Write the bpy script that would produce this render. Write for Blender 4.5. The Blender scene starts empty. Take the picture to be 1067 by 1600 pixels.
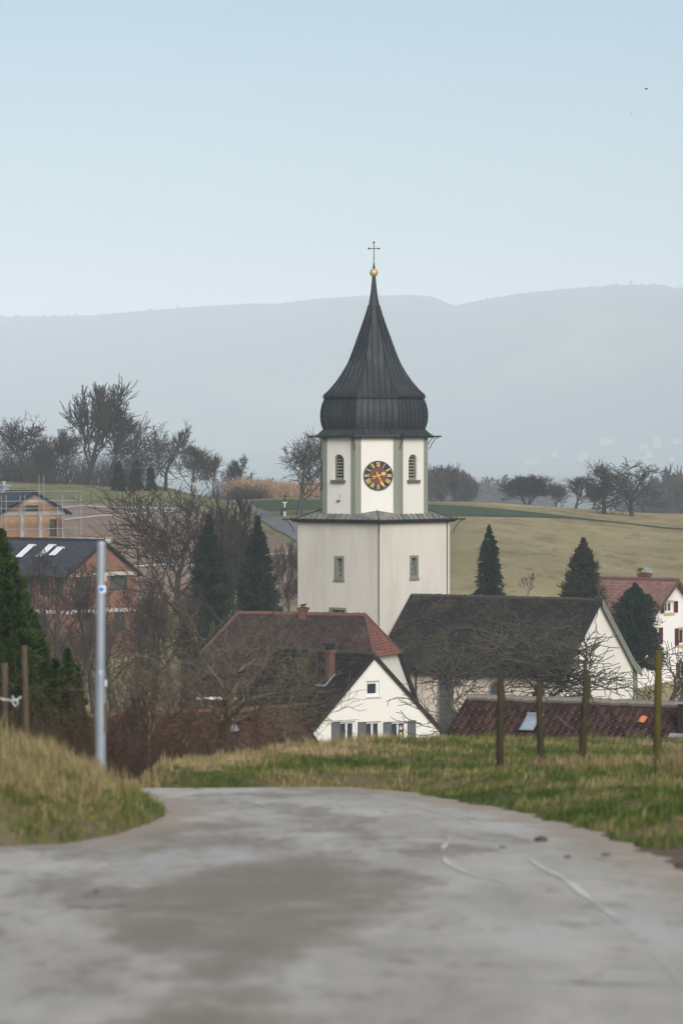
import bpy, math, random
import numpy as np
from mathutils import Vector, Matrix
from mathutils.geometry import tessellate_polygon
R = math.radians
random.seed(7)
NR = np.random.default_rng(11)
scene = bpy.context.scene
COL = scene.collection

# ------------------------------------------------------------------ camera, sky, sun, exposure
FPX, PX0, PYC = 6000.0, 533.5, 800.0           # 135 mm lens on a 36 mm high frame
PITCH = math.atan(100.0/6000.0)                # eye level lies a little above the middle of the frame
cam_d = bpy.data.cameras.new('camera'); cam = bpy.data.objects.new('camera', cam_d); COL.objects.link(cam)
cam.rotation_euler = (math.pi/2 - PITCH, 0, 0); cam.location = (0, 0, 0)
cam_d.sensor_fit = 'VERTICAL'; cam_d.sensor_height = 36.0; cam_d.lens = 135.0
cam_d.clip_start = 0.5; cam_d.clip_end = 30000
cam_d.dof.use_dof = True; cam_d.dof.focus_distance = 245.0; cam_d.dof.aperture_fstop = 3.4
scene.camera = cam
SUN_EL, SUN_AZ = R(32), R(166)                 # azimuth clockwise from +Y (the view): behind the camera, to the right
world = bpy.data.worlds.new('World'); scene.world = world; world.use_nodes = True
wn = world.node_tree.nodes; wl = world.node_tree.links
bg = wn['Background']
sky = wn.new('ShaderNodeTexSky'); sky.sky_type = 'NISHITA'; sky.sun_disc = False
sky.sun_elevation = SUN_EL; sky.sun_rotation = SUN_AZ
sky.air_density = 1.0; sky.dust_density = 2.2; sky.ozone_density = 2.5; sky.altitude = 450
wl.new(sky.outputs[0], bg.inputs[0]); bg.inputs[1].default_value = 0.043
sun_d = bpy.data.lights.new('sun', 'SUN'); sun = bpy.data.objects.new('sun', sun_d); COL.objects.link(sun)
sun_d.energy = 1.5; sun_d.angle = R(35); sun_d.color = (1.0, 0.955, 0.905)
sdir = Vector((math.sin(SUN_AZ)*math.cos(SUN_EL), math.cos(SUN_AZ)*math.cos(SUN_EL), math.sin(SUN_EL)))
sun.rotation_euler = sdir.to_track_quat('Z', 'Y').to_euler(); sun.location = (30, -40, 60)
vs = scene.view_settings
vs.view_transform = 'Standard'; vs.look = 'None'; vs.exposure = 1.36; vs.gamma = 1.0; vs.use_curve_mapping = False
scene.render.engine = 'CYCLES'
cy = scene.cycles
cy.max_bounces = 5; cy.diffuse_bounces = 2; cy.glossy_bounces = 2; cy.transmission_bounces = 2
cy.volume_bounces = 0; cy.transparent_max_bounces = 4; cy.caustics_reflective = False; cy.caustics_refractive = False
cy.use_denoising = True
try: cy.denoiser = 'OPENIMAGEDENOISE'
except Exception: pass

# ------------------------------------------------------------------ small helpers
def ray(px, py):
    cx, cyy = (px-PX0)/FPX, (PYC-py)/FPX
    c, s = math.cos(PITCH), math.sin(PITCH)
    d = Vector((cx, c + cyy*s, cyy*c - s))
    return d/d.y
def at(px, py, D): return ray(px, py)*D
def xat(px, D): return (px-PX0)/FPX*D
def mesh_np(name, V, faces):
    me = bpy.data.meshes.new(name)
    V = np.asarray(V, np.float32); me.vertices.add(len(V)); me.vertices.foreach_set('co', V.ravel())
    idx = np.concatenate([np.asarray(f, np.int32).ravel() for f in faces if len(f)])
    tot = np.concatenate([np.full(len(f), np.asarray(f).shape[1], np.int32) for f in faces if len(f)])
    st = np.concatenate([[0], np.cumsum(tot)[:-1]]).astype(np.int32)
    me.loops.add(len(idx)); me.loops.foreach_set('vertex_index', idx)
    me.polygons.add(len(tot)); me.polygons.foreach_set('loop_start', st)
    me.update(calc_edges=True)
    return me
def fattr(me, name, vals):
    a = me.attributes.new(name, 'FLOAT', 'POINT'); a.data.foreach_set('value', np.asarray(vals, np.float32))
def link(name, me, m, parent=None):
    o = bpy.data.objects.new(name, me); COL.objects.link(o)
    if m is not None and me is not None and not me.materials: me.materials.append(m)
    if parent is not None: o.parent = parent
    return o
def tag(o, label=None, cat=None, group=None, kind=None):
    if label: o['label'] = label
    if cat: o['category'] = cat
    if group: o['group'] = group
    if kind: o['kind'] = kind
    return o
def empty(name, loc, rz=0.0, label=None, cat=None, group=None):
    o = bpy.data.objects.new(name, None); COL.objects.link(o)
    o.location = loc; o.rotation_euler = (0, 0, rz); o.empty_display_size = .3
    return tag(o, label, cat, group)
def smooth(me):
    me.polygons.foreach_set('use_smooth', np.ones(len(me.polygons), bool))
def sstep(a, b, x):
    t = np.clip((x-a)/(b-a), 0, 1); return t*t*(3-2*t)

class MB:
    def __init__(s): s.v = []; s.f = []
    def add(s, vs, fs):
        o = len(s.v); s.v += [tuple(p) for p in vs]; s.f += [tuple(i+o for i in f) for f in fs]; return s
    def box(s, x0, x1, y0, y1, z0, z1, M=None):
        vs = [Vector(p) for p in ((x0,y0,z0),(x1,y0,z0),(x1,y1,z0),(x0,y1,z0),(x0,y0,z1),(x1,y0,z1),(x1,y1,z1),(x0,y1,z1))]
        if M is not None: vs = [M @ p for p in vs]
        return s.add(vs, [(0,3,2,1),(4,5,6,7),(0,1,5,4),(1,2,6,5),(2,3,7,6),(3,0,4,7)])
    def tube(s, pts, r, n=6, cap=True):
        pts = [Vector(p) for p in pts]; rs = r if isinstance(r, (list, tuple)) else [r]*len(pts)
        o = len(s.v); m = len(pts)
        for i, p in enumerate(pts):
            t = (pts[min(i+1, m-1)] - pts[max(i-1, 0)]).normalized()
            a = t.cross(Vector((0,0,1)) if abs(t.z) < .9 else Vector((1,0,0))).normalized(); b = t.cross(a)
            for k in range(n):
                q = 2*math.pi*k/n; s.v.append(tuple(p + (a*math.cos(q) + b*math.sin(q))*rs[i]))
        for i in range(m-1):
            for k in range(n):
                k2 = (k+1) % n; s.f.append((o+i*n+k, o+i*n+k2, o+(i+1)*n+k2, o+(i+1)*n+k))
        if cap: s.f.append(tuple(o+k for k in range(n))[::-1]); s.f.append(tuple(o+(m-1)*n+k for k in range(n)))
        return s
    def lathe(s, prof, n=24, M=None):        # prof: (r, z)
        o = len(s.v)
        for r, z in prof:
            for k in range(n):
                q = 2*math.pi*k/n; p = Vector((r*math.cos(q), r*math.sin(q), z)); s.v.append(tuple(M @ p if M is not None else p))
        for i in range(len(prof)-1):
            for k in range(n):
                k2 = (k+1) % n; s.f.append((o+i*n+k, o+i*n+k2, o+(i+1)*n+k2, o+(i+1)*n+k))
        return s
    def prism(s, outline, O, e, u, n, d0, d1):   # outline (a,b) in axes e,u ; extruded along n from d0 to d1
        O, e, u, n = Vector(O), Vector(e), Vector(u), Vector(n); m = len(outline)
        fr = [O + e*a + u*b + n*d1 for a, b in outline]; bk = [O + e*a + u*b + n*d0 for a, b in outline]
        fs = [tuple(range(m)), tuple(range(2*m-1, m-1, -1))] + [(i, i+m, (i+1) % m + m, (i+1) % m) for i in range(m)]
        return s.add(fr+bk, fs)
    def panel(s, outer, holes, O, e, u, n, depth=.22):  # a wall face with openings and their reveals
        O, e, u, n = Vector(O), Vector(e), Vector(u), Vector(n)
        loops = [[Vector((a, b, 0)) for a, b in L] for L in [outer]+holes]
        flat = [p for L in loops for p in L]
        o = len(s.v); s.v += [tuple(O + e*p.x + u*p.y) for p in flat]
        for t in tessellate_polygon(loops):
            a, b, c = (flat[i] for i in t)
            ccw = (b-a).cross(c-a).z > 0
            s.f.append(tuple(o+i for i in (t if ccw else t[::-1])))
        for L in loops[1:]:
            k = len(L); o2 = len(s.v)
            s.v += [tuple(O + e*p.x + u*p.y) for p in L] + [tuple(O + e*p.x + u*p.y - n*depth) for p in L]
            s.f += [(o2+i, o2+(i+1) % k, o2+(i+1) % k + k, o2+i+k) for i in range(k)]
        return s
    def mesh(s, name):
        me = bpy.data.meshes.new(name); me.from_pydata(s.v, [], s.f); me.update(); return me
    def build(s, name, m, parent=None, sm=False):
        me = s.mesh(name)
        if sm: smooth(me)
        return link(name, me, m, parent)
def rect(a0, a1, b0, b1): return [(a0, b0), (a1, b0), (a1, b1), (a0, b1)]
def arch(a0, a1, b0, b1, n=10):
    r = (a1-a0)/2; c = (a0+a1)/2
    return [(a0, b0), (a1, b0)] + [(c + r*math.cos(math.pi*i/n), b1-r + r*math.sin(math.pi*i/n)) for i in range(n+1)]

# ------------------------------------------------------------------ materials
def nt(name, rough=.9, metal=0.0, spec=.3):
    m = bpy.data.materials.new(name); m.use_nodes = True; T = m.node_tree
    b = T.nodes['Principled BSDF']; b.inputs['Roughness'].default_value = rough; b.inputs['Metallic'].default_value = metal
    b.inputs['Specular IOR Level'].default_value = spec
    return m, T, b
def N(T, t, **k):
    n = T.nodes.new(t)
    for a, v in k.items(): setattr(n, a, v)
    return n
def noise(T, scale, detail=4, rough=.6, vec=None, sc=None):
    n = N(T, 'ShaderNodeTexNoise'); n.inputs['Scale'].default_value = scale; n.inputs['Detail'].default_value = detail; n.inputs['Roughness'].default_value = rough
    if vec is None: vec = N(T, 'ShaderNodeTexCoord').outputs['Object']
    if sc is not None:
        mp = N(T, 'ShaderNodeMapping'); mp.inputs['Scale'].default_value = sc; T.links.new(vec, mp.inputs[0]); vec = mp.outputs[0]
    T.links.new(vec, n.inputs['Vector']); return n.outputs['Fac']
def ramp(T, fac, stops):
    r = N(T, 'ShaderNodeValToRGB'); e = r.color_ramp.elements
    while len(e) < len(stops): e.new(.5)
    for x, (p, c) in zip(e, stops):
        x.position = p; x.color = (c if len(c) == 4 else (*c, 1)) if not isinstance(c, float) else (c, c, c, 1)
    T.links.new(fac, r.inputs[0]); return r.outputs[0]
def mix(T, a, b, fac, mode='MIX'):
    m = N(T, 'ShaderNodeMix', data_type='RGBA', blend_type=mode)
    for s, v in ((6, a), (7, b)):
        if hasattr(v, 'default_value') or hasattr(v, 'links'): T.links.new(v, m.inputs[s])
        else: m.inputs[s].default_value = (*v, 1)
    if hasattr(fac, 'links'): T.links.new(fac, m.inputs[0])
    else: m.inputs[0].default_value = fac
    return m.outputs[2]
def bump(T, b, h, strength=.4, dist=.02):
    n = N(T, 'ShaderNodeBump'); n.inputs['Strength'].default_value = strength; n.inputs['Distance'].default_value = dist
    T.links.new(h, n.inputs['Height']); T.links.new(n.outputs[0], b.inputs['Normal'])
def attr(T, name): 
    a = N(T, 'ShaderNodeAttribute'); a.attribute_name = name; return a.outputs['Fac']
def out(T, b, c): T.links.new(c, b.inputs['Base Color'])
def plain(name, c1, c2=None, scale=3.0, rough=.85, metal=0.0, bs=0.0, sc=None, spec=.3):
    m, T, b = nt(name, rough, metal, spec)
    c2 = c2 or tuple(x*.8 for x in c1)
    f = noise(T, scale, sc=sc); out(T, b, ramp(T, f, [(.3, c2), (.7, c1)]))
    if bs: bump(T, b, noise(T, scale*6), bs, .02)
    return m
def plaster(name, base, stain, amount, streak=.5, scale=.45):
    m, T, b = nt(name, .95, 0, .1)
    f = noise(T, scale, 5, .65, sc=(1, 1, .35)); s = noise(T, 1.6, 5, .7, sc=(1.2, 1.2, .12))
    c = mix(T, base, stain, ramp(T, f, [(.42, 0.0), (.75, amount)]))
    c = mix(T, c, tuple(x*.62 for x in stain), ramp(T, s, [(.5, 0.0), (.8, streak)]))
    c = mix(T, c, tuple(x*.93 for x in base), ramp(T, noise(T, 9, 4), [(.4, 0.0), (.7, .6)]))
    out(T, b, c); bump(T, b, noise(T, 14, 6, .7), .35, .03); return m
def tilemat(name, c_dark, c_mid, c_light, moss=None, moss_amt=.5, spots=0.0, rough=.8, grime=.5):
    m, T, b = nt(name, rough, 0, .08)
    c = ramp(T, attr(T, 'tint'), [(0, c_dark), (.5, c_mid), (1, c_light)])
    c = mix(T, c, tuple(x*.55 for x in c_dark), ramp(T, noise(T, .55, 5, .65, sc=(1, 1, .5)), [(.4, 0.0), (.7, grime)]))
    if moss: c = mix(T, c, moss, ramp(T, noise(T, .5, 6, .72), [(.5, 0.0), (.7, moss_amt)]))
    if spots: c = mix(T, c, (.32, .31, .28), ramp(T, noise(T, 9.0, 3, .7), [(.64, 0.0), (.7, spots)]))
    out(T, b, c); return m
M = {}
M['cream_up'] = plaster('plaster_upper', (.665, .655, .60), (.54, .52, .455), .5, .12)
M['cream_low'] = plaster('plaster_lower', (.59, .555, .49), (.40, .375, .32), .85, .28, .28)
M['nave_wall'] = plaster('plaster_nave', (.56, .49, .41), (.44, .38, .31), .7, .35)
M['nave_gable'] = plaster('plaster_gable', (.72, .70, .64), (.58, .55, .48), .6, .3)
M['white'] = plaster('plaster_white', (.69, .68, .62), (.66, .64, .57), .4, .1)
M['white2'] = plaster('plaster_bright', (.78, .76, .74), (.68, .66, .63), .3, .05)
M['pil'] = plaster('pilaster_paint', (.215, .23, .18), (.15, .165, .13), .6, .3)
M['surround'] = plain('stone_surround', (.20, .215, .175), (.14, .15, .12), 3)
def metal_roof(name, c1, c2, c3, rough=.45):
    m, T, b = nt(name, rough, .0, .18)
    f = noise(T, 1.1, 5, .65, sc=(1, 1, .25)); c = ramp(T, f, [(.3, c1), (.55, c2), (.8, c3)])
    out(T, b, c)
    r = noise(T, 2.5, 4); mr = N(T, 'ShaderNodeMapRange'); mr.inputs[3].default_value = rough-.12; mr.inputs[4].default_value = rough+.2
    T.links.new(r, mr.inputs[0]); T.links.new(mr.outputs[0], b.inputs['Roughness']); return m
M['dome'] = metal_roof('dome_sheet', (.017, .020, .023), (.029, .036, .040), (.052, .061, .067), .55)
M['seam'] = plain('seam_sheet', (.018, .021, .024), (.012, .014, .016), 3, .5)
M['skirt'] = metal_roof('skirt_sheet', (.09, .095, .08), (.19, .195, .155), (.24, .19, .13), .6)
M['dark'] = plain('dark_metal', (.022, .026, .028), (.014, .017, .018), 4, .5, .3)
M['gold'] = plain('gold_leaf', (.62, .45, .19), (.46, .32, .12), 5, .5, .35)
M['goldp'] = plain('gold_paint', (.78, .52, .13), (.60, .38, .08), 6, .4, .3)
M['dial'] = plain('dial_black', (.012, .014, .022), (.008, .009, .014), 5, .5)
M['blue'] = plain('dial_blue', (.045, .085, .16), (.03, .06, .11), 5, .5)
M['red'] = plain('dial_red', (.17, .042, .025), (.12, .03, .02), 5, .6)
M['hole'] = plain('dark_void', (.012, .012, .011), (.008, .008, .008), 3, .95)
M['louvre'] = plain('louvre_wood', (.27, .25, .21), (.18, .17, .14), 5)
M['sill'] = plain('sill_stone', (.15, .12, .085), (.10, .08, .06), 6)
def glass(name, c=(.015, .018, .02)):
    m, T, b = nt(name, .08, 0, .6); out(T, b, ramp(T, noise(T, 1.2), [(.3, c), (.8, tuple(x*2.0 for x in c))])); return m
M['glass'] = glass('window_glass'); M['glass2'] = glass('skylight_glass', (.20, .23, .26)); M['glass3'] = glass('grey_glass', (.045, .05, .05))
M['winwhite'] = plain('window_white', (.72, .73, .74), (.60, .61, .62), 6, .5)
M['shgrey'] = plain('shutter_grey', (.12, .125, .125), (.085, .09, .09), 8, .7)
M['shred'] = plain('shutter_burgundy', (.10, .012, .028), (.065, .009, .02), 6, .6)
M['yellow'] = plain('window_yellow', (.62, .47, .20), (.5, .37, .15), 6, .7)
M['t_nave'] = tilemat('tiles_nave', (.014, .0115, .0105), (.026, .0215, .0195), (.066, .055, .045), (.065, .066, .030), .75, .35, grime=.6)
M['t_pars'] = tilemat('tiles_parsonage', (.033, .023, .021), (.054, .036, .032), (.10, .065, .053), (.10, .085, .05), .35, .25, grime=.7)
M['t_hip'] = tilemat('tiles_hip', (.14, .062, .045), (.20, .09, .062), (.26, .12, .085), None, 0, .1, grime=.25)
M['t_white'] = tilemat('tiles_dark_brown', (.012, .0085, .008), (.021, .0155, .014), (.042, .032, .027), (.05, .045, .03), .3, .2)
M['t_right'] = tilemat('tiles_red_brown', (.026, .014, .0115), (.042, .022, .0175), (.066, .035, .028), (.05, .04, .022), .35, .9, grime=.4)
M['t_left'] = tilemat('tiles_brick_red', (.045, .023, .018), (.068, .034, .026), (.10, .05, .038), (.06, .045, .025), .5, .2, grime=.6)
M['t_pink'] = tilemat('tiles_pale_red', (.155, .085, .076), (.19, .106, .094), (.23, .132, .115), None, 0, 0, grime=.12)
M['t_anth'] = tilemat('tiles_anthracite', (.030, .034, .042), (.042, .047, .056), (.058, .064, .074), None, 0, 0, .45, .1)
M['t_orange'] = tilemat('tiles_orange', (.40, .13, .06), (.46, .16, .08), (.5, .19, .1), None, 0, 0, grime=.1)
M['mortar'] = plain('ridge_mortar', (.23, .21, .18), (.12, .105, .085), 8, .95, bs=.5)
M['tile_ridge_dark'] = plain('ridge_dark', (.060, .052, .044), (.03, .026, .022), 5, .9, bs=.5)
M['tile_ridge_red'] = plain('ridge_red', (.15, .075, .055), (.08, .042, .032), 5, .9, bs=.5)
def brickmat(name, c1, c2, mort, w=.37, h=.25):
    m, T, b = nt(name, .9, 0, .15)
    br = N(T, 'ShaderNodeTexBrick'); br.inputs['Scale'].default_value = 1; br.inputs['Brick Width'].default_value = w; br.inputs['Row Height'].default_value = h
    br.inputs['Mortar Size'].default_value = .012; br.inputs['Color1'].default_value = (*c1, 1); br.inputs['Color2'].default_value = (*c2, 1); br.inputs['Mortar'].default_value = (*mort, 1)
    tc = N(T, 'ShaderNodeTexCoord'); sx = N(T, 'ShaderNodeSeparateXYZ'); cx = N(T, 'ShaderNodeCombineXYZ'); ad = N(T, 'ShaderNodeMath', operation='ADD')
    T.links.new(tc.outputs['Object'], sx.inputs[0]); T.links.new(sx.outputs[0], ad.inputs[0]); T.links.new(sx.outputs[1], ad.inputs[1])
    T.links.new(ad.outputs[0], cx.inputs[0]); T.links.new(sx.outputs[2], cx.inputs[1]); T.links.new(cx.outputs[0], br.inputs['Vector'])
    c = mix(T, br.outputs[0], tuple(x*.55 for x in c1), ramp(T, noise(T, .5, 5), [(.4, 0.0), (.75, .6)]))
    out(T, b, c); return m
M['brick_or'] = brickmat('brick_orange', (.26, .122, .082), (.20, .092, .062), (.23, .17, .13))
M['brick_tan'] = brickmat('brick_tan', (.42, .24, .12), (.36, .19, .095), (.40, .28, .18))
M['brick_ch'] = brickmat('brick_chimney', (.16, .065, .045), (.11, .045, .033), (.10, .075, .06), .24, .07)
M['brick_dk'] = brickmat('brick_dark', (.04, .027, .022), (.026, .02, .017), (.035, .03, .027), .24, .07)
M['concrete'] = plain('concrete', (.52, .49, .44), (.40, .38, .34), 2, .9, bs=.3)
M['galv'] = plain('galvanised_steel', (.33, .37, .40), (.23, .265, .29), 5, .45, .35, sc=(1, 1, .25))
M['alu'] = plain('bare_metal', (.55, .57, .58), (.42, .44, .46), 3, .35, .6)
M['sticker'] = plain('sticker_white', (.75, .76, .77), (.68, .69, .70), 9, .5)
M['stickerblue'] = plain('sticker_blue', (.02, .17, .58), (.018, .14, .5), 9, .5)
def woodmat(name, c1, c2, moss=None):
    m, T, b = nt(name, .9, 0, .15)
    c = ramp(T, noise(T, 9, 5, .7, sc=(6, 6, .5)), [(.3, c2), (.7, c1)])
    if moss: c = mix(T, c, moss, ramp(T, noise(T, 3.5, 4), [(.4, 0.0), (.65, .9)]))
    out(T, b, c); bump(T, b, noise(T, 10, 5, .7, sc=(7, 7, .5)), .8, .01); return m
M['post_grey'] = woodmat('post_wood_dark', (.055, .04, .025), (.025, .018, .012), (.045, .044, .02))
M['post_yel'] = woodmat('post_wood_mossy', (.078, .066, .024), (.04, .033, .013), (.092, .080, .016))
M['post_brown'] = woodmat('post_wood_brown', (.12, .09, .056), (.06, .045, .03))
M['timber'] = woodmat('dark_timber', (.035, .028, .022), (.015, .012, .010))
M['wire'] = plain('wire_metal', (.25, .25, .25), (.2, .2, .2), 5, .5, .3)
M['string'] = plain('white_string', (.6, .6, .58), (.45, .45, .43), 9, .9)
def barkmat(name, c1, c2, lich=None, la=.8, scale=2.0, th=.56):
    m, T, b = nt(name, .95, 0, .1)
    c = ramp(T, noise(T, scale*2, 4, .7), [(.3, c2), (.7, c1)])
    if lich: c = mix(T, c, lich, ramp(T, noise(T, scale, 4, .7), [(th, 0.0), (th+.07, la)]))
    out(T, b, c); return m
M['bark'] = barkmat('bark_dark', (.072, .064, .056), (.038, .034, .030))
M['bark_warm'] = barkmat('bark_brown', (.095, .080, .066), (.050, .042, .035))
M['bark_grey'] = barkmat('bark_grey', (.10, .094, .082), (.055, .05, .044))
M['bark_lich'] = barkmat('bark_lichen', (.165, .145, .098), (.07, .06, .044), (.13, .092, .018), .8, 2.6, .62)
M['bark_wal'] = barkmat('bark_walnut', (.115, .105, .082), (.050, .045, .036), (.13, .12, .06), .5, 1.2, .58)
M['brush'] = barkmat('brush_twigs', (.085, .056, .038), (.04, .027, .02))
M['reed'] = barkmat('reed_stalks', (.42, .29, .17), (.30, .18, .12))
M['thuja'] = barkmat('thuja_green', (.042, .060, .024), (.020, .032, .014))
M['yew'] = barkmat('yew_green', (.050, .082, .018), (.014, .028, .009), scale=1.4)
M['spruce'] = barkmat('spruce_green', (.020, .036, .020), (.010, .020, .012))
M['cypress'] = barkmat('cypress_green', (.028, .046, .026), (.014, .024, .015))
M['olive'] = barkmat('arbor_olive', (.052, .058, .030), (.026, .032, .017))
M['pine'] = barkmat('pine_green', (.026, .046, .030), (.014, .026, .018))
# ------------------------------------------------------------------ the lie of the land
SL = .055
def plane(y): return -1.5 - SL*y
YR = np.array([-60, 0, 15.8, 24, 26.5, 31, 34.6, 38.8, 42.5, 44.6]); XR = np.array([2.6, 2.6, 2.55, 2.42, 2.36, 2.2, 1.94, 1.47, .76, .02])
YL = np.array([30.3, 31, 33, 36.7, 40, 44]); XL = np.array([-2.9, -2.15, -1.75, -1.56, -1.85, -2.35])
DC_P = np.array([0, 215, 300, 450, 600, 800, 1067]); DC_D = np.array([45.2, 45.3, 49.5, 56, 60, 64, 64])
KP = np.array([0, 240, 330, 460, 700, 1067.])
KD = np.array([110,150,200,250,290,320,350,380,410,440,470,490,520,600,700,1000,1500,2600,6800.])
KZ = np.array([
 [-14,-16,-18,-18,-16.5,-14,-11.4,-9.0,-7.2,-5.8,-4.7,-4.35,-4.4,-7,-11,-30,-45,-45,-45],
 [-14,-16.5,-18.5,-18.3,-16.5,-14.2,-11.7,-9.4,-7.8,-6.5,-5.4,-5.06,-5.1,-8,-12,-30,-45,-45,-45],
 [-14,-17,-19,-18.8,-16.8,-14.5,-12,-9.8,-8.1,-6.9,-6.2,-6.2,-6.6,-9,-13,-30,-45,-45,-45],
 [-14,-17,-19.5,-18.5,-15,-12,-9.6,-7.8,-6.6,-6.0,-6.1,-6.4,-7,-10,-14,-32,-45,-45,-45],
 [-14,-17,-19.5,-17.5,-13.2,-11.3,-9.9,-8.9,-8.1,-7.5,-7.0,-6.9,-7.3,-10,-14,-32,-45,-45,-45],
 [-14,-17,-19.5,-18,-14,-12.6,-11.4,-10.5,-9.8,-9.2,-8.75,-8.6,-8.9,-11.5,-15,-33,-45,-45,-45]])
FD = np.concatenate([np.arange(100, 700, 2.0), np.arange(700, 6801, 50.0)])
def cubic(xk, yk, x):          # smooth interpolation with finite-difference tangents
    m = np.gradient(yk, xk); i = np.clip(np.searchsorted(xk, x)-1, 0, len(xk)-2)
    h = xk[i+1]-xk[i]; t = np.clip((x-xk[i])/h, 0, 1)
    return (2*t**3-3*t**2+1)*yk[i] + (t**3-2*t**2+t)*h*m[i] + (-2*t**3+3*t**2)*yk[i+1] + (t**3-t**2)*h*m[i+1]
FZ = np.array([cubic(KD, KZ[k], FD) for k in range(6)])
def far_z(px, y):
    p = np.clip(px, 0, 1067); k = np.clip(np.searchsorted(KP, p, 'right')-1, 0, 4); t = (p-KP[k])/(KP[k+1]-KP[k]); t = t*t*(3-2*t)
    i = np.clip(np.searchsorted(FD, y)-1, 0, len(FD)-2); s = np.clip((y-FD[i])/(FD[i+1]-FD[i]), 0, 1)
    a = FZ[k, i]*(1-s) + FZ[k, i+1]*s; b = FZ[k+1, i]*(1-s) + FZ[k+1, i+1]*s
    return a*(1-t) + b*t
def wob(x, y, s=1.0, ph=0.0):
    return (np.sin(x*1.9*s+ph)*np.cos(y*1.3*s+1.1+ph) + .6*np.sin(x*3.7*s+y*2.9*s+ph*2) + .4*np.sin(x*7.1*s-y*6.3*s+2.2))/2
def d_right(x, y):             # metres outside the road's right and far edge (negative: on the road)
    xr = np.interp(y, YR, XR); d = np.maximum((x-xr)*.85, y-44.6)
    return d + .10*wob(x, y, 1.3)
def d_left(x, y):              # metres inside the grass island on the left
    xl = np.interp(y, YL, XL); d = np.minimum(xl-x, (y-30.3)*.9)
    return np.where(y > 42.6, np.minimum(d, 44.6-y), d) + .07*wob(x, y, 1.7, 2.0)
def tz(x, y):
    x = np.asarray(x, float); y = np.asarray(y, float)
    px = PX0 + FPX*x/np.maximum(y, 20.0)
    dr, dl = d_right(x, y), d_left(x, y)
    zf = plane(np.minimum(y, 64)) - .07
    bank = .20*sstep(-.05, 1.6, dr) + .09*np.sin(x*.62+1.0)*np.cos(y*.21)*sstep(.8, 3, dr) + (.06*wob(x, y, .9)+.035*wob(x, y, 3.1, .5))*sstep(.1, 1, dr)
    isl = np.minimum(.38*np.maximum(dl, 0), .66) * sstep(-.02, .3, dl) + (.06*wob(x, y, 1.2)+.04*wob(x, y, 3.3, .2))*sstep(.1, .8, dl)
    zf = zf + np.where(dr > -.05, bank, 0) + np.where(dl > -.02, isl+.04*sstep(-.02, .2, dl), 0)
    dc = np.interp(px, DC_P, DC_D)
    zc = np.where(y > dc, plane(np.minimum(y, dc)) + np.interp(px, [215, 330, 600], [.05, .15, .21]) - .055*np.maximum(y-dc, 0)*0, zf)
    dend = 112.0 + 0*px; t = np.clip((y-dc)/(dend-dc), 0, 1); s = t*(1.5-.5*t)
    zfar = far_z(px, np.maximum(y, 112))
    zz = zc*(1-s) + zfar*s
    z = np.where(y <= dc, zf, np.where(y < 112, zz, zfar))
    return np.where(y < 30, np.where(dr > -.05, plane(y)-.07+bank, plane(y)-.07), z)
def g(px, D):
    x = xat(px, D); return Vector((x, D, float(tz(x, D))))
def G(px, py, d0=290, d1=530):   # where the sight line meets the far slopes
    r = ray(px, py); Ds = np.arange(d0, d1, .25)
    hit = np.nonzero(r.z*Ds < tz(r.x*Ds, Ds))[0]
    D = Ds[hit[0]] if len(hit) else d1
    return Vector((r.x*D, D, float(tz(r.x*D, D))))

# ground sheet
ys = np.concatenate([np.arange(-60, 12, 4), np.arange(12, 26, .6), np.arange(26, 68, .22), np.arange(68, 112, 1.5), np.arange(112, 540, 3), np.arange(540, 1000, 20), np.arange(1000, 6801, 200)])
us = np.concatenate([np.linspace(-.6, -.14, 24)[:-1], np.linspace(-.14, .14, 301), np.linspace(.14, .6, 24)[1:]])
Y, U = np.meshgrid(ys, us, indexing='ij'); X = U*(np.maximum(Y, 0) + 14)
X[Y > 600] = (U*(np.maximum(Y, 0)*1.6 + 14))[Y > 600]
Z = tz(X, Y)
ni, nj = Y.shape; idx = np.arange(ni*nj).reshape(ni, nj)
Q = np.stack([idx[:-1, :-1], idx[:-1, 1:], idx[1:, 1:], idx[1:, :-1]], -1).reshape(-1, 4)
me = mesh_np('ground', np.stack([X, Y, Z], -1).reshape(-1, 3), [Q]); smooth(me)
dr, dl = d_right(X, Y).ravel(), d_left(X, Y).ravel()
d_out = np.where(X.ravel() < -1, np.maximum(dl, np.where(Y.ravel() > 44.6, dr, -9)), dr)
fattr(me, 'soil', 1 - sstep(.05, .55, d_out + .25*wob(X, Y, 2.3).ravel()) + 1.0*sstep(2.1, 2.6, X.ravel())*(1-sstep(29.5, 31.5, Y.ravel()+.6*wob(X, Y, 2.).ravel()))*(dr < 2.2))
fattr(me, 'lush', np.clip(.5 + .5*wob(X, Y, .55, 1.0).ravel() + .25*wob(X, Y, 1.9).ravel(), 0, 1))
fattr(me, 'green', (1-sstep(620, 800, PX0+FPX*(X/np.maximum(Y, 20)).ravel()))*sstep(300, 330, Y.ravel()))
fattr(me, 'valley', sstep(560, 800, Y.ravel()))
fattr(me, 'near', 1-sstep(70, 100, Y.ravel()))
m, T, b = nt('ground_cover', .95, 0, .1)
straw = ramp(T, noise(T, 1.5, 6, .7), [(.3, (.10, .085, .042)), (.7, (.19, .155, .08))])
lush = ramp(T, noise(T, 2.2, 5, .7), [(.3, (.045, .055, .018)), (.7, (.085, .095, .03))])
near = mix(T, straw, lush, ramp(T, attr(T, 'lush'), [(.45, 0.0), (.75, .85)]))
near = mix(T, near, mix(T, (.20, .155, .115), (.09, .068, .048), ramp(T, noise(T, 3, 5, .7), [(.35, 0.0), (.7, 1.0)])), attr(T, 'soil'))
past = ramp(T, noise(T, .06, 7, .7, sc=(.8, .35, 1)), [(.30, (.19, .158, .075)), (.48, (.29, .237, .115)), (.60, (.35, .28, .138)), (.75, (.42, .325, .165))])
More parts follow.
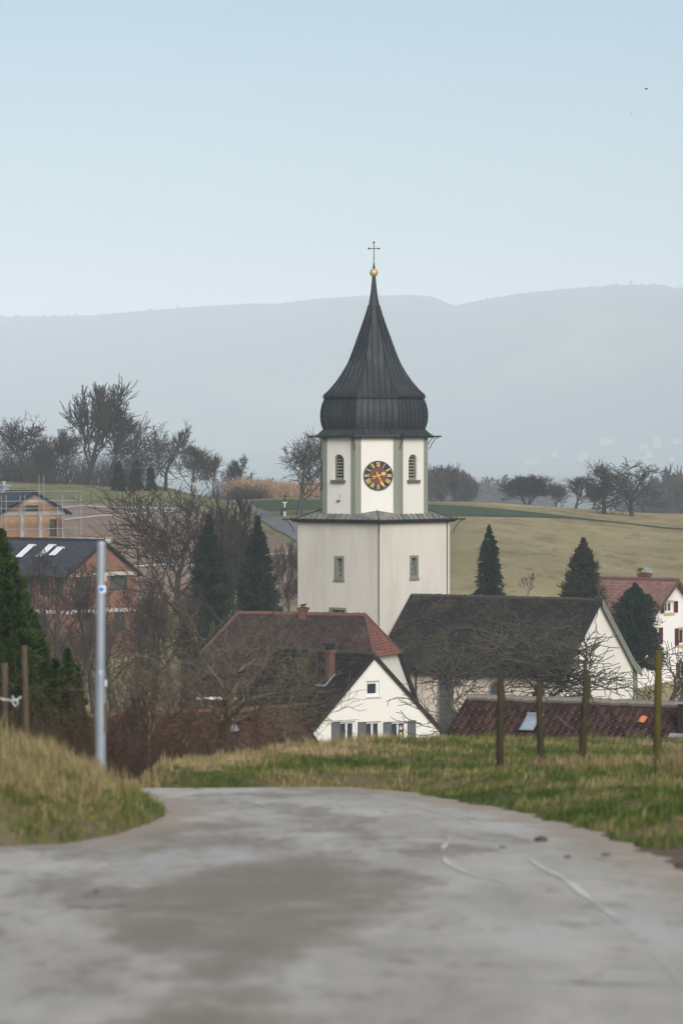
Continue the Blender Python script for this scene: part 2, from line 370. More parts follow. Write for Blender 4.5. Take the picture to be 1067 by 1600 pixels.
past = mix(T, past, (.135, .128, .062), ramp(T, noise(T, .45, 6, .75, sc=(.8, .22, 1)), [(.5, 0.0), (.66, .75)]))
past = mix(T, past, (.46, .37, .21), ramp(T, noise(T, .30, 6, .8, sc=(.9, .22, 1)), [(.56, 0.0), (.72, .6)]))
past = mix(T, past, (.05, .045, .025), ramp(T, noise(T, 1.3, 4, .8, sc=(.9, .22, 1)), [(.60, 0.0), (.72, .7)]))
gre = ramp(T, noise(T, .2, 7, .75, sc=(.9, .25, 1)), [(.3, (.105, .112, .045)), (.5, (.175, .172, .075)), (.7, (.26, .225, .11))])
gre = mix(T, gre, (.045, .05, .022), ramp(T, noise(T, 1.2, 5, .8, sc=(.9, .22, 1)), [(.56, 0.0), (.7, .75)]))
far = mix(T, past, gre, attr(T, 'green'))
far = mix(T, far, (.05, .06, .04), attr(T, 'valley'))
out(T, b, mix(T, far, near, attr(T, 'near')))
bump(T, b, noise(T, 2.0, 6, .8), .5, .12)
M['ground'] = m
tag(link('ground', me, m), kind='structure')

def sheet(name, nx, ny, fn, mm, lift, parent=None):   # a patch over the land: fn(s,t) -> (x,y)
    s, t = np.meshgrid(np.linspace(0, 1, nx), np.linspace(0, 1, ny)); x, y = fn(s, t)
    V = np.stack([x, y, tz(x, y)+lift], -1).reshape(-1, 3); i = np.arange(nx*ny).reshape(ny, nx)
    me = mesh_np(name, V, [np.stack([i[:-1, :-1], i[:-1, 1:], i[1:, 1:], i[1:, :-1]], -1).reshape(-1, 4)]); smooth(me)
    return link(name, me, mm, parent)
def pixpoly(L, Rr):            # a strip between two far edges given as sight points
    A = np.array([G(*p)[:2] for p in L]); B = np.array([G(*p)[:2] for p in Rr])
    def fn(s, t):
        ta = np.linspace(0, 1, len(A)); a = [np.interp(t, ta, A[:, k]) for k in (0, 1)]; tb = np.linspace(0, 1, len(B)); c = [np.interp(t, tb, B[:, k]) for k in (0, 1)]
        return a[0]*(1-s)+c[0]*s, a[1]*(1-s)+c[1]*s
    return fn
def cropmat(name, c1, c2, sc=.3):
    m, T, b = nt(name, .95, 0, .1); c = ramp(T, noise(T, sc, 7, .75, sc=(.9, .22, 1)), [(.3, c1), (.7, c2)])
    out(T, b, c); bump(T, b, noise(T, 2.5, 5, .8), .4, .1); return m
M['crop'] = cropmat('green_crop', (.042, .064, .028), (.066, .090, .040))
M['soilbrown'] = cropmat('dug_soil', (.17, .115, .078), (.30, .21, .145), .5)
M['lane'] = plain('lane_asphalt', (.17, .17, .165), (.135, .135, .13), .6, .95)
tag(sheet('crop_field', 60, 24, pixpoly([(664,788),(774,795),(889,807),(985,818),(1067,826.5),(1180,837)], [(664,807),(774,808),(889,810.5),(985,819.5),(1067,828.5),(1180,839)]), M['crop'], .05), kind='structure')
tag(sheet('crop_field', 20, 40, pixpoly([(395,783),(430,781.5),(470,781.5),(530,783),(664,788)], [(385,793),(425,799),(470,797),(530,799),(664,807)]), M['crop'], .05), kind='structure')
tag(sheet('bare_soil', 40, 60, pixpoly([(-60,786),(80,786),(160,789),(240,791),(330,797),(380,806)], [(-60,868),(80,890),(160,930),(240,955),(330,960),(420,950)]), M['soilbrown'], .05), kind='structure')
tag(sheet('bare_soil', 16, 30, pixpoly([(330,797),(400,826),(440,846),(470,866)], [(330,960),(400,955),(440,950),(470,945)]), M['soilbrown'], .05), kind='structure')
tag(sheet('lane', 10, 60, pixpoly([(300,766.5),(340,771),(375,778),(400,794),(430,806),(470,822)], [(300,769),(330,775),(365,786),(395,806),(430,829),(470,853)]), M['lane'], .10), kind='structure')
for L, Rr in (([(75,795.5),(130,790.5),(200,794),(300,797)], [(75,797),(130,792.2),(200,795.8),(300,799)]), ([(98,812.5),(160,806),(230,801.5),(320,799.5)], [(98,815),(160,808),(230,803.5),(320,801)]),
             ([(190,886.5),(280,882),(360,876),(450,866)], [(190,889.5),(280,884.8),(360,878.8),(450,869)])):
    tag(sheet('gravel_path', 6, 60, pixpoly(L, Rr), M['concrete'], .11), kind='structure')

# far hills: one wooded ridge ten kilometres off
SK = np.array([(-800,500),(0,497),(150,495),(230,488),(330,481),(400,477.5),(430,479),(500,471),(560,467),(640,465.5),(672,468),(692,478),(706,481.5),(740,474),(800,463),(870,455),(960,448),(1024,447),(1036,455),(1067,450),(1400,430),(1900,450)])
HD = 10000.0
xs = np.concatenate([np.linspace(-6400, -1300, 90), np.linspace(-1290, 1290, 700), np.linspace(1300, 6400, 90)]); yd = np.concatenate([np.linspace(6400, 9800, 34), np.linspace(9880, 10300, 8), np.linspace(10400, 11300, 6)])
Xh, Yh = np.meshgrid(xs, yd)
top = -(np.interp(PX0+FPX*xs/HD, SK[:, 0], SK[:, 1]) - 700)/FPX*HD
tree_n = NR.normal(0, 1, len(xs))*1.6*np.interp(PX0+FPX*xs/HD, [0, 400, 620, 660, 700, 1000, 1067], [.5, .6, .7, 1.3, .6, 1.1, .9])
tree_n += np.maximum(0, NR.normal(0, 1, len(xs))-1.4)*4.5
rise = sstep(6300, HD, Yh)**1.2
Zh = -48 + (top[None, :]+48)*rise + 30*np.sin(Xh/420+Yh/700)*np.sin(np.pi*np.clip((Yh-6400)/3500, 0, 1)) - np.maximum(Yh-HD, 0)*.12
k0 = np.argmin(abs(yd-HD)); Zh[k0] += tree_n*2.4; Zh[k0-1] += NR.normal(0, 3, len(xs)); Zh[k0] = np.maximum(Zh[k0], Zh[k0-1])
def hill_z(x, y):
    t = -(np.interp(PX0+FPX*x/HD, SK[:, 0], SK[:, 1]) - 700)/FPX*HD
    return float(-48 + (t+48)*sstep(6300, HD, y)**1.2 + 30*np.sin(x/420+y/700)*np.sin(np.pi*np.clip((y-6400)/3500, 0, 1)))
i = np.arange(Zh.size).reshape(Zh.shape)
me = mesh_np('hills', np.stack([Xh, Yh, Zh], -1).reshape(-1, 3), [np.stack([i[:-1, :-1], i[:-1, 1:], i[1:, 1:], i[1:, :-1]], -1).reshape(-1, 4)])
m, T, b = nt('wooded_hill', 1, 0, 0)
c = ramp(T, noise(T, .0025, 6, .65, sc=(.6, .25, 1)), [(.40, (.022, .032, .022)), (.52, (.04, .05, .03)), (.62, (.10, .11, .065)), (.75, (.16, .15, .10))]); out(T, b, c)
tag(link('hills', me, m), kind='structure')

# haze
HT = 445.0
mb = MB(); mb.box(-6700, 6700, -120, 11600, -58, HT)
m = bpy.data.materials.new('haze_air'); m.use_nodes = True; T = m.node_tree; T.nodes.clear()
o_ = N(T, 'ShaderNodeOutputMaterial'); pv = N(T, 'ShaderNodeVolumePrincipled')
pv.inputs['Color'].default_value = (.80, .917, .995, 1); pv.inputs['Density'].default_value = .00015; pv.inputs['Anisotropy'].default_value = -.44
T.links.new(pv.outputs[0], o_.inputs['Volume'])
hz = tag(mb.build('haze', m), kind='stuff')

# ------------------------------------------------------------------ the road
ry = np.concatenate([np.arange(-40, 12, 3), np.arange(12, 28, .5), np.arange(28, 44.61, .2), [44.75]])
nc = 90
def road_left(y):
    v = np.interp(y, YL, XL) - .12
    v = np.where(y < 30.6, np.interp(y, [-60, 8, 30.2, 30.6], [-3.2, -14, -14, -2.6]), v)
    return np.where(y > 42.8, np.interp(y, [42.8, 43.1], [-2.4, -14]), v)
rl, rr = road_left(ry), np.interp(ry, YR, XR) + .12 + .05*np.sin(ry*3.1) + .04*np.sin(ry*7.7)
s = np.linspace(0, 1, nc)[None, :]**1.0
Xr = rl[:, None]*(1-s) + rr[:, None]*s; Yr = np.repeat(ry[:, None], nc, 1)
Zr = plane(Yr) + .012*np.sin(Xr*1.7+Yr*.6)*np.sin(Yr*.9) - .02*((Xr-(rl+rr)[:, None]/2)/4)**2*0
i = np.arange(Xr.size).reshape(Xr.shape)
me = mesh_np('road', np.stack([Xr, Yr, Zr], -1).reshape(-1, 3), [np.stack([i[:-1, :-1], i[:-1, 1:], i[1:, 1:], i[1:, :-1]], -1).reshape(-1, 4)]); smooth(me)
edge = np.minimum(np.abs(Xr-rr[:, None]), np.where((Yr > 30) & (Yr < 43), np.abs(Xr-rl[:, None]), 9))
fattr(me, 'worn', (sstep(-.25, .25, .15*wob(Xr, Yr, .8)+.10*wob(Xr, Yr, 2.3, .6)+.55-.9*np.abs(Xr+.55)+.35*np.sin(Yr*.55+1.2))*sstep(31, 27, Yr)).ravel())
fattr(me, 'dust', (1-sstep(.05, .75, edge + .35*wob(Xr, Yr, 1.6))).ravel())
def wornf(T):
    f = noise(T, 1.9, 9, .78, sc=(1, .5, 1)); a1 = N(T, 'ShaderNodeMath', operation='MULTIPLY_ADD'); a1.inputs[1].default_value = .40; T.links.new(attr(T, 'worn'), a1.inputs[0]); T.links.new(f, a1.inputs[2])
    return ramp(T, a1.outputs[0], [(.60, 0.0), (.68, .30), (.78, .55), (.92, .88)])
m, T, b = nt('worn_asphalt', .92, 0, .12)
c = ramp(T, noise(T, 1.1, 7, .7, sc=(1, .25, 1)), [(.32, (.33, .305, .248)), (.5, (.44, .413, .345)), (.7, (.56, .53, .455))])
c = mix(T, c, (.19, .16, .12), ramp(T, noise(T, .5, 7, .66, sc=(.9, .24, 1)), [(.51, 0.0), (.55, .5), (.70, .8)]))
c = mix(T, c, (.52, .505, .47), ramp(T, noise(T, .6, 6, .7, sc=(.9, .22, 1)), [(.52, 0.0), (.62, .6)]))
c = mix(T, c, (.24, .205, .155), wornf(T))
vo = N(T, 'ShaderNodeTexVoronoi', feature='DISTANCE_TO_EDGE'); vo.inputs['Scale'].default_value = .55
nv = N(T, 'ShaderNodeTexNoise'); nv.inputs['Scale'].default_value = 1.5; nv.inputs['Detail'].default_value = 6
tc = N(T, 'ShaderNodeTexCoord'); T.links.new(tc.outputs['Object'], nv.inputs['Vector'])
T.links.new(mix(T, tc.outputs['Object'], nv.outputs['Color'], .42), vo.inputs['Vector'])
crack = ramp(T, vo.outputs['Distance'], [(.0, 1.0), (.012, 0.0)])
cm = mix(T, (0, 0, 0), crack, ramp(T, noise(T, .35, 3), [(.5, 0.0), (.62, .75)]))
c = mix(T, c, (.07, .062, .052), cm)
c = mix(T, c, (.20, .17, .13), ramp(T, noise(T, 3.2, 7, .75, sc=(1, .3, 1)), [(.56, 0.0), (.66, .55)]))
c = mix(T, c, (.26, .245, .22), ramp(T, noise(T, 45, 3, .8), [(.5, 0.0), (.7, .5)]))
c = mix(T, c, (.36, .29, .22), ramp(T, attr(T, 'dust'), [(.2, 0.0), (.9, .85)]))
out(T, b, c); bump(T, b, noise(T, 40, 5, .8), .5, .012)
road = tag(link('road', me, m), kind='structure')
# pale repaired cracks and dark patches lying on the asphalt
def onroad(px, py):
    r = ray(px, py); D = 1.5/(-r.z - SL); return Vector((r.x*D, D, plane(D)))
def ribbon(pts, w, name, mm, lift):
    P = [onroad(*p) for p in pts]; x = np.array([p.x for p in P]); y = np.array([p.y for p in P])
    t = np.linspace(0, 1, len(P)); tt = np.linspace(0, 1, 16*len(P)); X = np.interp(tt, t, x)+NR.normal(0, .008, len(tt)); Yq = np.interp(tt, t, y)
    k = np.ones(9)/9; Xs = np.convolve(np.pad(X, 4, 'edge'), k, 'valid'); Ys = np.convolve(np.pad(Yq, 4, 'edge'), k, 'valid')
    dx, dy = np.gradient(Xs), np.gradient(Ys); L = np.hypot(dx, dy)+1e-9; ww = w*np.clip(.45+.7*np.convolve(NR.normal(0, 1.6, len(tt)), np.ones(7)/7, 'same'), .06, 1)*np.sin(np.pi*np.clip(tt, .02, .98))**.4
    A = np.stack([Xs-dy/L*ww, Ys+dx/L*ww], -1); B = np.stack([Xs+dy/L*ww, Ys-dx/L*ww], -1)
    f = lambda Pp: np.c_[Pp, plane(Pp[:, 1]) + .012*np.sin(Pp[:, 0]*1.7+Pp[:, 1]*.6)*np.sin(Pp[:, 1]*.9) + lift]
    V = np.concatenate([f(A), f(B)]); n = len(tt); i = np.arange(n-1)
    return tag(link(name, mesh_np(name, V, [np.stack([i, i+1, i+1+n, i+n], -1)]), mm, road), kind='structure')
M['seal'] = plain('crack_filler', (.66, .64, .59), (.52, .50, .46), 6, .9)
M['crackdark'] = plain('open_crack', (.10, .085, .07), (.06, .05, .042), 6, .95)
for pts, w in (([(820,1342),(870,1368),(920,1405),(960,1432),(1000,1470),(1060,1530)], .03), ([(676,1296),(705,1310),(690,1330),(700,1352),(738,1372),(800,1384)], .025),
               ([(650,1262),(690,1270),(730,1280),(748,1292)], .022), ([(560,1238),(610,1250),(660,1264)], .03), ([(330,1246),(390,1252),(440,1268)], .02)):
    ribbon(pts, w, 'filled_crack', M['seal'], .006)
for pts, w in (([(130,1404),(160,1390),(215,1388),(268,1388)], .03), ([(600,1500),(650,1508),(720,1510),(780,1506)], .022), ([(95,1414),(150,1418),(210,1412)], .025)):
    ribbon(pts, w, 'open_crack', M['crackdark'], .007)
for px, py, r in ((845,1315,.055), (785,1327,.03), (886,1342,.03), (946,1339,.035)):
    p = onroad(px, py); bpyme = MB()
    bpyme.lathe([(0, -.01), (r*.8, 0), (r, r*.3), (r*.55, r*.62), (0, r*.7)], 9)
    bpyme.v = [(x*(1+.25*random.random()), y_*(.7+.2*random.random()), z*(.8+.3*random.random())) for x, y_, z in bpyme.v]
    o = bpyme.build('stone', plain('stone_grey', (.09, .085, .075), (.05, .047, .04), 9)); o.location = p + Vector((0, 0, .006))
    tag(o, {845: 'flattest and largest dark stone lying on the road near the right verge', 785: 'small dark stone on the grey road, farthest from the right verge', 886: 'small dark stone on the road, between two other stones', 946: 'small dark stone on the road, nearest the bare earth verge'}[px], 'stone', 'loose stones on the road')
# ------------------------------------------------------------------ church tower
TZ0 = -20.2
TX, TY = xat(584, 250), 250.0
ROT = R(3.2)
tower = empty('church_tower', (TX, TY, TZ0), ROT, 'tall white church tower with a dark onion dome, clock and bare gold ball under a cross', 'church tower')
tower['label'] = 'tall white church tower with dark pointed onion dome, clock and gold ball'
def zl(py, D=248.0): return -(py-700)/FPX*D - TZ0       # local height of a sight line level
S = 7.0; HS = S/2; W = 6.75; HW = W/2; OC = HW/math.cos(R(22.5))
def q45(a): return Matrix.Rotation(a, 4, 'Z')
# lower square body: corners point at the camera, so its faces look at -45 and +45 degrees
zE = zl(813)
def face_axes(ang):             # outward normal at angle ang (0 = +X), e runs left to right seen from outside
    n = Vector((math.cos(ang), math.sin(ang), 0)); e = Vector((-math.sin(ang), math.cos(ang), 0)); return e, Vector((0, 0, 1)), n
holesL = [rect(-.42+.15, .42+.15-.05, zl(905, 246.5), zl(870, 246.5)), rect(-.72, .72, zl(975, 246.5), zl(951, 246.5))]
holesR = [rect(-.05-.42, -.05+.37, zl(903, 247), zl(869, 247))]
mb = MB()
FA = {'L': R(-135), 'R': R(-45), 'B': R(45), 'C': R(135)}
for k, a in FA.items():
    e, u, n = face_axes(a)
    mb.panel(rect(-HS, HS, 0, zE), holesL if k == 'L' else holesR if k == 'R' else [], n*HS, e, u, n, .45)
mb.build('lower_wall', M['cream_low'], tower)
for k, hs in (('L', holesL), ('R', holesR)):
    e, u, n = face_axes(FA[k])
    for h in hs:
        a0, a1, b0, b1 = h[0][0], h[1][0], h[0][1], h[2][1]
        w = MB(); t = .13
        O = n*HS
        w.panel(rect(a0-.03, a1+.03, b0-.03, b1+.03), [rect(a0+t+.05, a1-t+.0, b0+t, b1-t)], O + n*.03, e, u, n, .4)
        w.prism(rect(a0-.06, a1+.06, b0-.16, b0-.032), O, e, u, n, 0, .09)
        f = w.build('slit_window', M['surround'], tower)
        MB().prism(rect(a0, a1, b0, b1), O, e, u, n, -.42, -.36).build('pane', M['hole'], f)
        g_ = MB(); c0 = (a0+a1)/2
        g_.prism(rect(c0-.02, c0+.02, b0+t, b1-t), O, e, u, n, -.25, -.21)
        for i in range(1, 4): g_.prism(rect(a0+t, a1-t, b0+(b1-b0)*i/4-.012, b0+(b1-b0)*i/4+.012), O, e, u, n, -.28, -.252)
        g_.build('window_bar', M['winwhite'], f)
# octagonal belfry
zO0, zO1 = zl(806), zl(681)
wz0, wz1 = zl(750, 247), zl(710, 247)
ho = [arch(-.46, .40, wz0, wz1)]
mb = MB()
OA = [R(-90 + 45*i) for i in range(8)]          # 0 front, 1 right front ...
SD = W*math.tan(R(22.5)); hs_ = SD/2
for i, a in enumerate(OA):
    e, u, n = face_axes(a)
    hh = ho if i in (1, 7, 3, 5) else []
    if i == 7: hh = ho + [rect(-.07, .05, zl(781, 247), zl(773, 247))]
    mb.panel(rect(-hs_, hs_, zO0-.6, zO1), hh, n*HW, e, u, n, .5)
mb.build('upper_wall', M['cream_up'], tower)
for i, a in enumerate(OA):                      # painted corner strips, one per corner, folded round it
    b = a + R(22.5); p = MB(); wd, pr = .36, .035
    c = Vector((math.cos(b), math.sin(b), 0))*OC
    for sgn, aa in ((1, a), (-1, a + R(45))):
        e, u, n = face_axes(aa); e = -e*sgn
        P0 = c + n*.001; mm = n + (c.normalized() - n)*1.0
        o1 = c + c.normalized()*pr/math.cos(R(22.5)); o2 = c + e*wd + n*pr; i2 = c + e*wd + n*.001; i1 = c
        vs_ = [(q.x, q.y, z) for z in (zO0-.6, zO1) for q in (o1, o2, i2, i1)]
        p.add(vs_, [(0,1,5,4), (1,2,6,5), (4,5,6,7), (3,2,1,0)])
    p.build('pilaster', M['pil'], tower)
for i in (1, 3, 5, 7):                          # belfry openings
    e, u, n = face_axes(OA[i]); O = n*HW
    w = MB()
    w.prism(rect(-.62, .56, wz0-.17, wz0-.002), O, e, u, n, -.2, .16)
    f = w.build('window_sill', M['sill'], tower)
    lv = MB().prism(arch(-.46, .40, wz0, wz1), O, e, u, n, -.5, -.46).build('louvre_window', M['hole'], tower)
    fr = MB(); fr.panel(arch(-.462, .402, wz0-.002, wz1+.002), [arch(-.385, .325, wz0+.07, wz1-.07)], O - n*.10, e, u, n, .08); fr.build('window_frame', M['surround'], lv)
    k = 8
    for j in range(k):
        z = wz0 + .10 + (wz1-wz0-.25)*j/(k-1)
        r_ = .43; zc = wz1-r_; hw = .40 if z < zc else math.sqrt(max(.01, (r_-.03)**2-(z-zc)**2))
        if hw < .1: continue
        s_ = MB(); c = O + e*(-.03)
        vs_ = [c + e*x + n*y + Vector((0, 0, zz)) for x in (-hw, hw) for y, zz in ((-.16, z-.025), (-.16, z+.015), (-.40, z+.115), (-.40, z+.075))]
        s_.add(vs_, [(0,1,2,3), (4,7,6,5), (0,4,5,1), (1,5,6,2), (2,6,7,3), (3,7,4,0)]); s_.build('slat', M['louvre'], lv)
e, u, n = face_axes(OA[7]); zb = zl(778, 247)
f = MB().prism(rect(-.14, .10, zl(781.5, 247)-.09, zl(781.5, 247)), n*HW, e, u, n, -.1, .1).build('wall_niche', M['sill'], tower)
MB().prism(rect(-.07, .05, zl(781, 247), zl(773, 247)), n*HW, e, u, n, -.4, -.35).build('niche_back', M['hole'], f)

# clocks on the front and on both flanks
def clock(a):
    e, u, n = face_axes(a); rc = .955; zc = zl(743, 246.6)
    O = n*(HW+.002) + u*zc + e*(.06 if a == OA[0] else 0)
    def disc(r0, r1, d0, d1, k=48):
        p = MB(); pts = []
        for d in (d0, d1):
            for r in (r0, r1):
                for j in range(k):
                    t = 2*math.pi*j/k; pts.append(O + e*math.cos(t)*r + u*math.sin(t)*r + n*d)
        fs = []
        for j in range(k):
            j2 = (j+1) % k
            fs += [(2*k+j, 3*k+j, 3*k+j2, 2*k+j2), (k+j, k+j2, 3*k+j2, 3*k+j), (j, 2*k+j, 2*k+j2, j2)]
        p.add(pts, fs); return p
    ck = disc(.50, rc-.055, 0, .05).build('clock', M['dial'], tower)
    disc(rc-.055, rc, 0, .085).build('clock_rim', M['blue'], ck)
    disc(.485, .53, 0, .075).build('inner_ring', M['blue'], ck)
    disc(.0, .485, 0, .06).build('clock_centre', M['red'], ck)
    rom = ['XII', 'I', 'II', 'III', 'IIII', 'V', 'VI', 'VII', 'VIII', 'IX', 'X', 'XI']
    r0, r1 = .565, .865; cr = (r0+r1)/2; hh = (r1-r0)/2
    for k, s_ in enumerate(rom):
        t = R(90 - 30*k); rad = e*math.cos(t) + u*math.sin(t); tan = e*math.sin(t) - u*math.cos(t)
        wI, wV = .062, .108; ws = [wI if c == 'I' else wV for c in s_]; x = -sum(ws)/2; p = MB(); q = O + rad*cr
        def bar(xa, ya, xb, yb, th):
            L = Vector((xb-xa, yb-ya)); nn = Vector((-L.y, L.x)).normalized()*th/2
            p.prism([(xa+nn.x, ya+nn.y), (xa-nn.x, ya-nn.y), (xb-nn.x, yb-nn.y), (xb+nn.x, yb+nn.y)], q, tan, rad, n, .05, .068)
        for c, w in zip(s_, ws):
            m_ = x + w/2
            if c == 'I': bar(m_, -hh, m_, hh, .036)
            elif c == 'V': bar(m_-.042, hh, m_, -hh, .036); bar(m_+.042, hh, m_, -hh, .018)
            else: bar(m_-.045, hh, m_+.045, -hh, .036); bar(m_+.045, hh, m_-.045, -hh, .018)
            x += w
        p.build('numeral', M['goldp'], ck)
    def hand(name, ang, outl, d0, d1, extra=None):
        t = R(90-ang); rad = e*math.cos(t) + u*math.sin(t); tan = e*math.sin(t) - u*math.cos(t); p = MB()
        for o_l in outl: p.prism(o_l, O, tan, rad, n, d0, d1)
        if extra: extra(p, rad, tan)
        p.build(name, M['goldp'], ck)
    hand('minute_hand', 155, [[(-.03, -.24), (.03, -.24), (.028, .48), (-.028, .48)], [(-.075, .46), (.075, .46), (.085, .60), (.035, .62), (.03, .74), (0, .80), (-.03, .74), (-.035, .62), (-.085, .60)], [(-.055, -.16), (0, -.30), (.055, -.16)]], .085, .10)
    def moon(p, rad, tan):
        for j in range(20):
            t0, t1 = 2*math.pi*j/20, 2*math.pi*(j+1)/20; c_ = .36
            p.prism([(math.cos(t0)*.075, c_+math.sin(t0)*.075), (math.cos(t0)*.125, c_+math.sin(t0)*.125), (math.cos(t1)*.125, c_+math.sin(t1)*.125), (math.cos(t1)*.075, c_+math.sin(t1)*.075)], O, tan, rad, n, .104, .12)
    hand('hour_hand', 71, [[(-.03, -.22), (.03, -.22), (.026, .30), (-.026, .30)], [(-.06, .31), (.06, .31), (.05, .43), (.02, .46), (0, .56), (-.02, .46), (-.05, .43)],
         [(-.02, -.20), (.02, -.20), (.13, -.36), (.07, -.37)], [(.02, -.20), (-.02, -.20), (-.13, -.36), (-.07, -.37)]], .104, .12, moon)
    p = MB(); p.prism([(math.cos(2*math.pi*j/16)*.06, math.sin(2*math.pi*j/16)*.06) for j in range(16)], O, e, u, n, .05, .14); p.build('clock_hub', M['goldp'], ck)
for i in (0, 2, 6): clock(OA[i])

# skirt roof between the square and the octagon
ov = .26; ro = HS+ov; zr0 = zE+.02; zr1 = zl(803, 247.0); zmid = zl(797.5, 247.3)
def sq(i, r=ro): a = R(-90+90*i); return Vector((math.cos(a)*r*math.sqrt(2), math.sin(a)*r*math.sqrt(2), zr0))
def oc(i, z): a = OA[i] + R(22.5); return Vector((math.cos(a)*OC, math.sin(a)*OC, z))      # corner after face i
mb = MB(); sm = MB()
for i in range(4):
    fi = (2*i) % 8; A = sq(i); l, r = oc((fi-1) % 8, zr1), oc(fi, zr1)
    a = OA[fi]; mid = Vector((math.cos(a)*HW, math.sin(a)*HW, zmid))
    B = sq((i+1) % 4); nl = oc((fi+1) % 8, zr1)
    mb.add([A, mid, l, r, B, nl], [(0, 1, 2), (0, 3, 1), (0, 4, 5, 3)])
    sm.tube([A + Vector((0,0,.03)), mid + Vector((0,0,.03))], .035, 5)
    for pa, pb, pc, k in ((A, B, None, 15),):
        d = (B-A)/k
        nrm = Vector((d.y, -d.x, 0)).normalized(); inw = -nrm
        for j in range(1, k):
            P = A + d*j; tpar = (P-A).length; L = (B-A).length; half = SD/2 - 0.0
            off = abs(tpar - L/2)
            if off < half: Q = P + inw*(ro-HW); Q.z = zr1
            else:                             # runs on to the corner cap
                f = (L/2-off)/(L/2-half); run = (ro-HW)*1.0 + (1-f)*0.0
                e2 = A if tpar < L/2 else B; base = r if tpar < L/2 else nl; Q = e2.lerp(base, min(1, f)); 
            sm.tube([P + Vector((0,0,.025)), Q + Vector((0,0,.025))], .026, 4)
sk = mb.build('skirt_roof', M['skirt'], tower); sm.build('standing_seam', M['seam'], sk)
mb = MB()
for i in range(4):
    mb.tube([sq(i, ro+.05), sq((i+1) % 4, ro+.05)], .085, 6); mb.tube([sq(i, ro-.04)+Vector((0,0,-.06)), sq((i+1) % 4, ro-.04)+Vector((0,0,-.06))], .10, 4)
mb.build('gutter', M['dark'], tower)
def spout(base, d, L, name='gutter_spout'):
    p = MB(); d = d.normalized(); up = Vector((0, 0, 1))
    p.tube([base - d*.25 + up*.02, base + d*L + up*.03], .055, 6)
    arc = [base + d*L*.72 - up*.03, base + d*L*.36 - up*.12, base + d*L*.0 - up*.42, base - d*.22 - up*.80]
    p.tube(arc, .028, 5); p.tube([base + up*.02, base + up*.16], .05, 5)
    p.build(name, M['dark'], tower)
for i in range(4):
    c = sq(i, ro+.04); spout(c + Vector((0, 0, .0)), Vector((c.x, c.y, 0)), .62)
for i in (0, 1):
    p = MB(); c = sq(i, HS); d = Vector((c.x, c.y, 0)).normalized()*.06
    if i == 0: p.tube([c + d + Vector((0,0,-.1)), Vector((c.x, c.y, 0)) + d + Vector((0,0,6))], .028, 5)
    else: p.tube([c + Vector((-.18,-.24,-.1)), Vector((c.x-.18, c.y-.24, 6))], .03, 5)
    p.build('lightning_cable', M['dark'], tower)

# eaves skirt, bulb and spire: octagonal rings
prof_eave = [(3.62, zl(683.5, 249)), (3.60, zl(680, 249)), (3.19, zl(671, 249))]
prof_bulb = [(3.17, zl(672)), (3.27, zl(666)), (3.35, zl(659)), (3.385, zl(650)), (3.36, zl(641)), (3.28, zl(632)), (3.16, zl(625)), (3.10, zl(621))]
prof_spire = [(3.22, zl(621.5)), (3.22, zl(617.5)), (2.86, zl(609.5)), (2.42, zl(597)), (2.05, zl(584)), (1.74, zl(571)), (1.51, zl(559)), (1.32, zl(547)), (1.15, zl(535.5)), (.99, zl(524)), (.81, zl(512)), (.645, zl(500.5)), (.49, zl(489)), (.355, zl(477.5))]
prof_top = [(.40, zl(478)), (.40, zl(475.5)), (.345, zl(475)), (.27, zl(465)), (.205, zl(454)), (.155, zl(442)), (.115, zl(430))]
def octshell(prof, name, parent, m):
    v = []; f = []
    for ap, z in prof:
        for i in range(8):
            a = OA[i] + R(22.5); r = ap/math.cos(R(22.5)); v.append((r*math.cos(a), r*math.sin(a), z))
    for j in range(len(prof)-1):
        for i in range(8): f.append((j*8+(i-1) % 8, j*8+i, (j+1)*8+i, (j+1)*8+(i-1) % 8))
    return MB().add(v, f).build(name, m, parent)
def octseams(prof, n, parent, r=.032, radial=False):
    sp = MB()
    for i in range(8):
        e, u, nn = face_axes(OA[i])
        for j in range(n+1):
            fr = -1 + 2*j/n
            x0 = fr*prof[0][0]*math.tan(R(22.5)); pts = []
            for k, (ap, z) in enumerate(prof):
                lim = ap*math.tan(R(22.5))
                x = fr*lim if radial else x0
                if abs(x) > lim + 1e-4:
                    ap0, z0 = prof[k-1]; t = (ap0*math.tan(R(22.5)) - abs(x0))/((ap0-ap)*math.tan(R(22.5)))
                    if len(pts): pts.append(nn*(ap0+(ap-ap0)*t+.012) + e*x0 + u*(z0+(z-z0)*t))
                    break
                pts.append(nn*(ap+.012) + e*x + u*z)
            if len(pts) > 1 and (j < n or not radial):
                if j in (0, n): continue
                sp.tube(pts, r, 4, False)
        hip = [Vector((math.cos(OA[i]+R(22.5)), math.sin(OA[i]+R(22.5)), 0))*(ap/math.cos(R(22.5))+.012) + u*z for ap, z in prof]
        sp.tube(hip, r*1.25, 4, False)
    sp.build('standing_seam', M['seam'], parent)
ev = octshell(prof_eave, 'eave_skirt', tower, M['dome']); octseams(prof_eave[1:], 9, ev)
octshell([(3.63, zl(684, 249)), (3.63, zl(682, 249)), (3.0, zl(683, 249))], 'eave_soffit', tower, M['dark'])
gm = MB()
for i in range(8):
    a, b2 = OA[i]-R(22.5), OA[i]+R(22.5); rr_ = 3.66/math.cos(R(22.5)); z = zl(682.5, 249)
    gm.tube([(rr_*math.cos(a), rr_*math.sin(a), z), (rr_*math.cos(b2), rr_*math.sin(b2), z)], .075, 6)
gm.build('gutter', M['dark'], tower)
bl = octshell(prof_bulb, 'onion_dome', tower, M['dome']); octseams(prof_bulb, 7, bl, radial=True)
spi = octshell(prof_spire, 'spire', tower, M['dome']); octseams(prof_spire[1:], 7, spi)
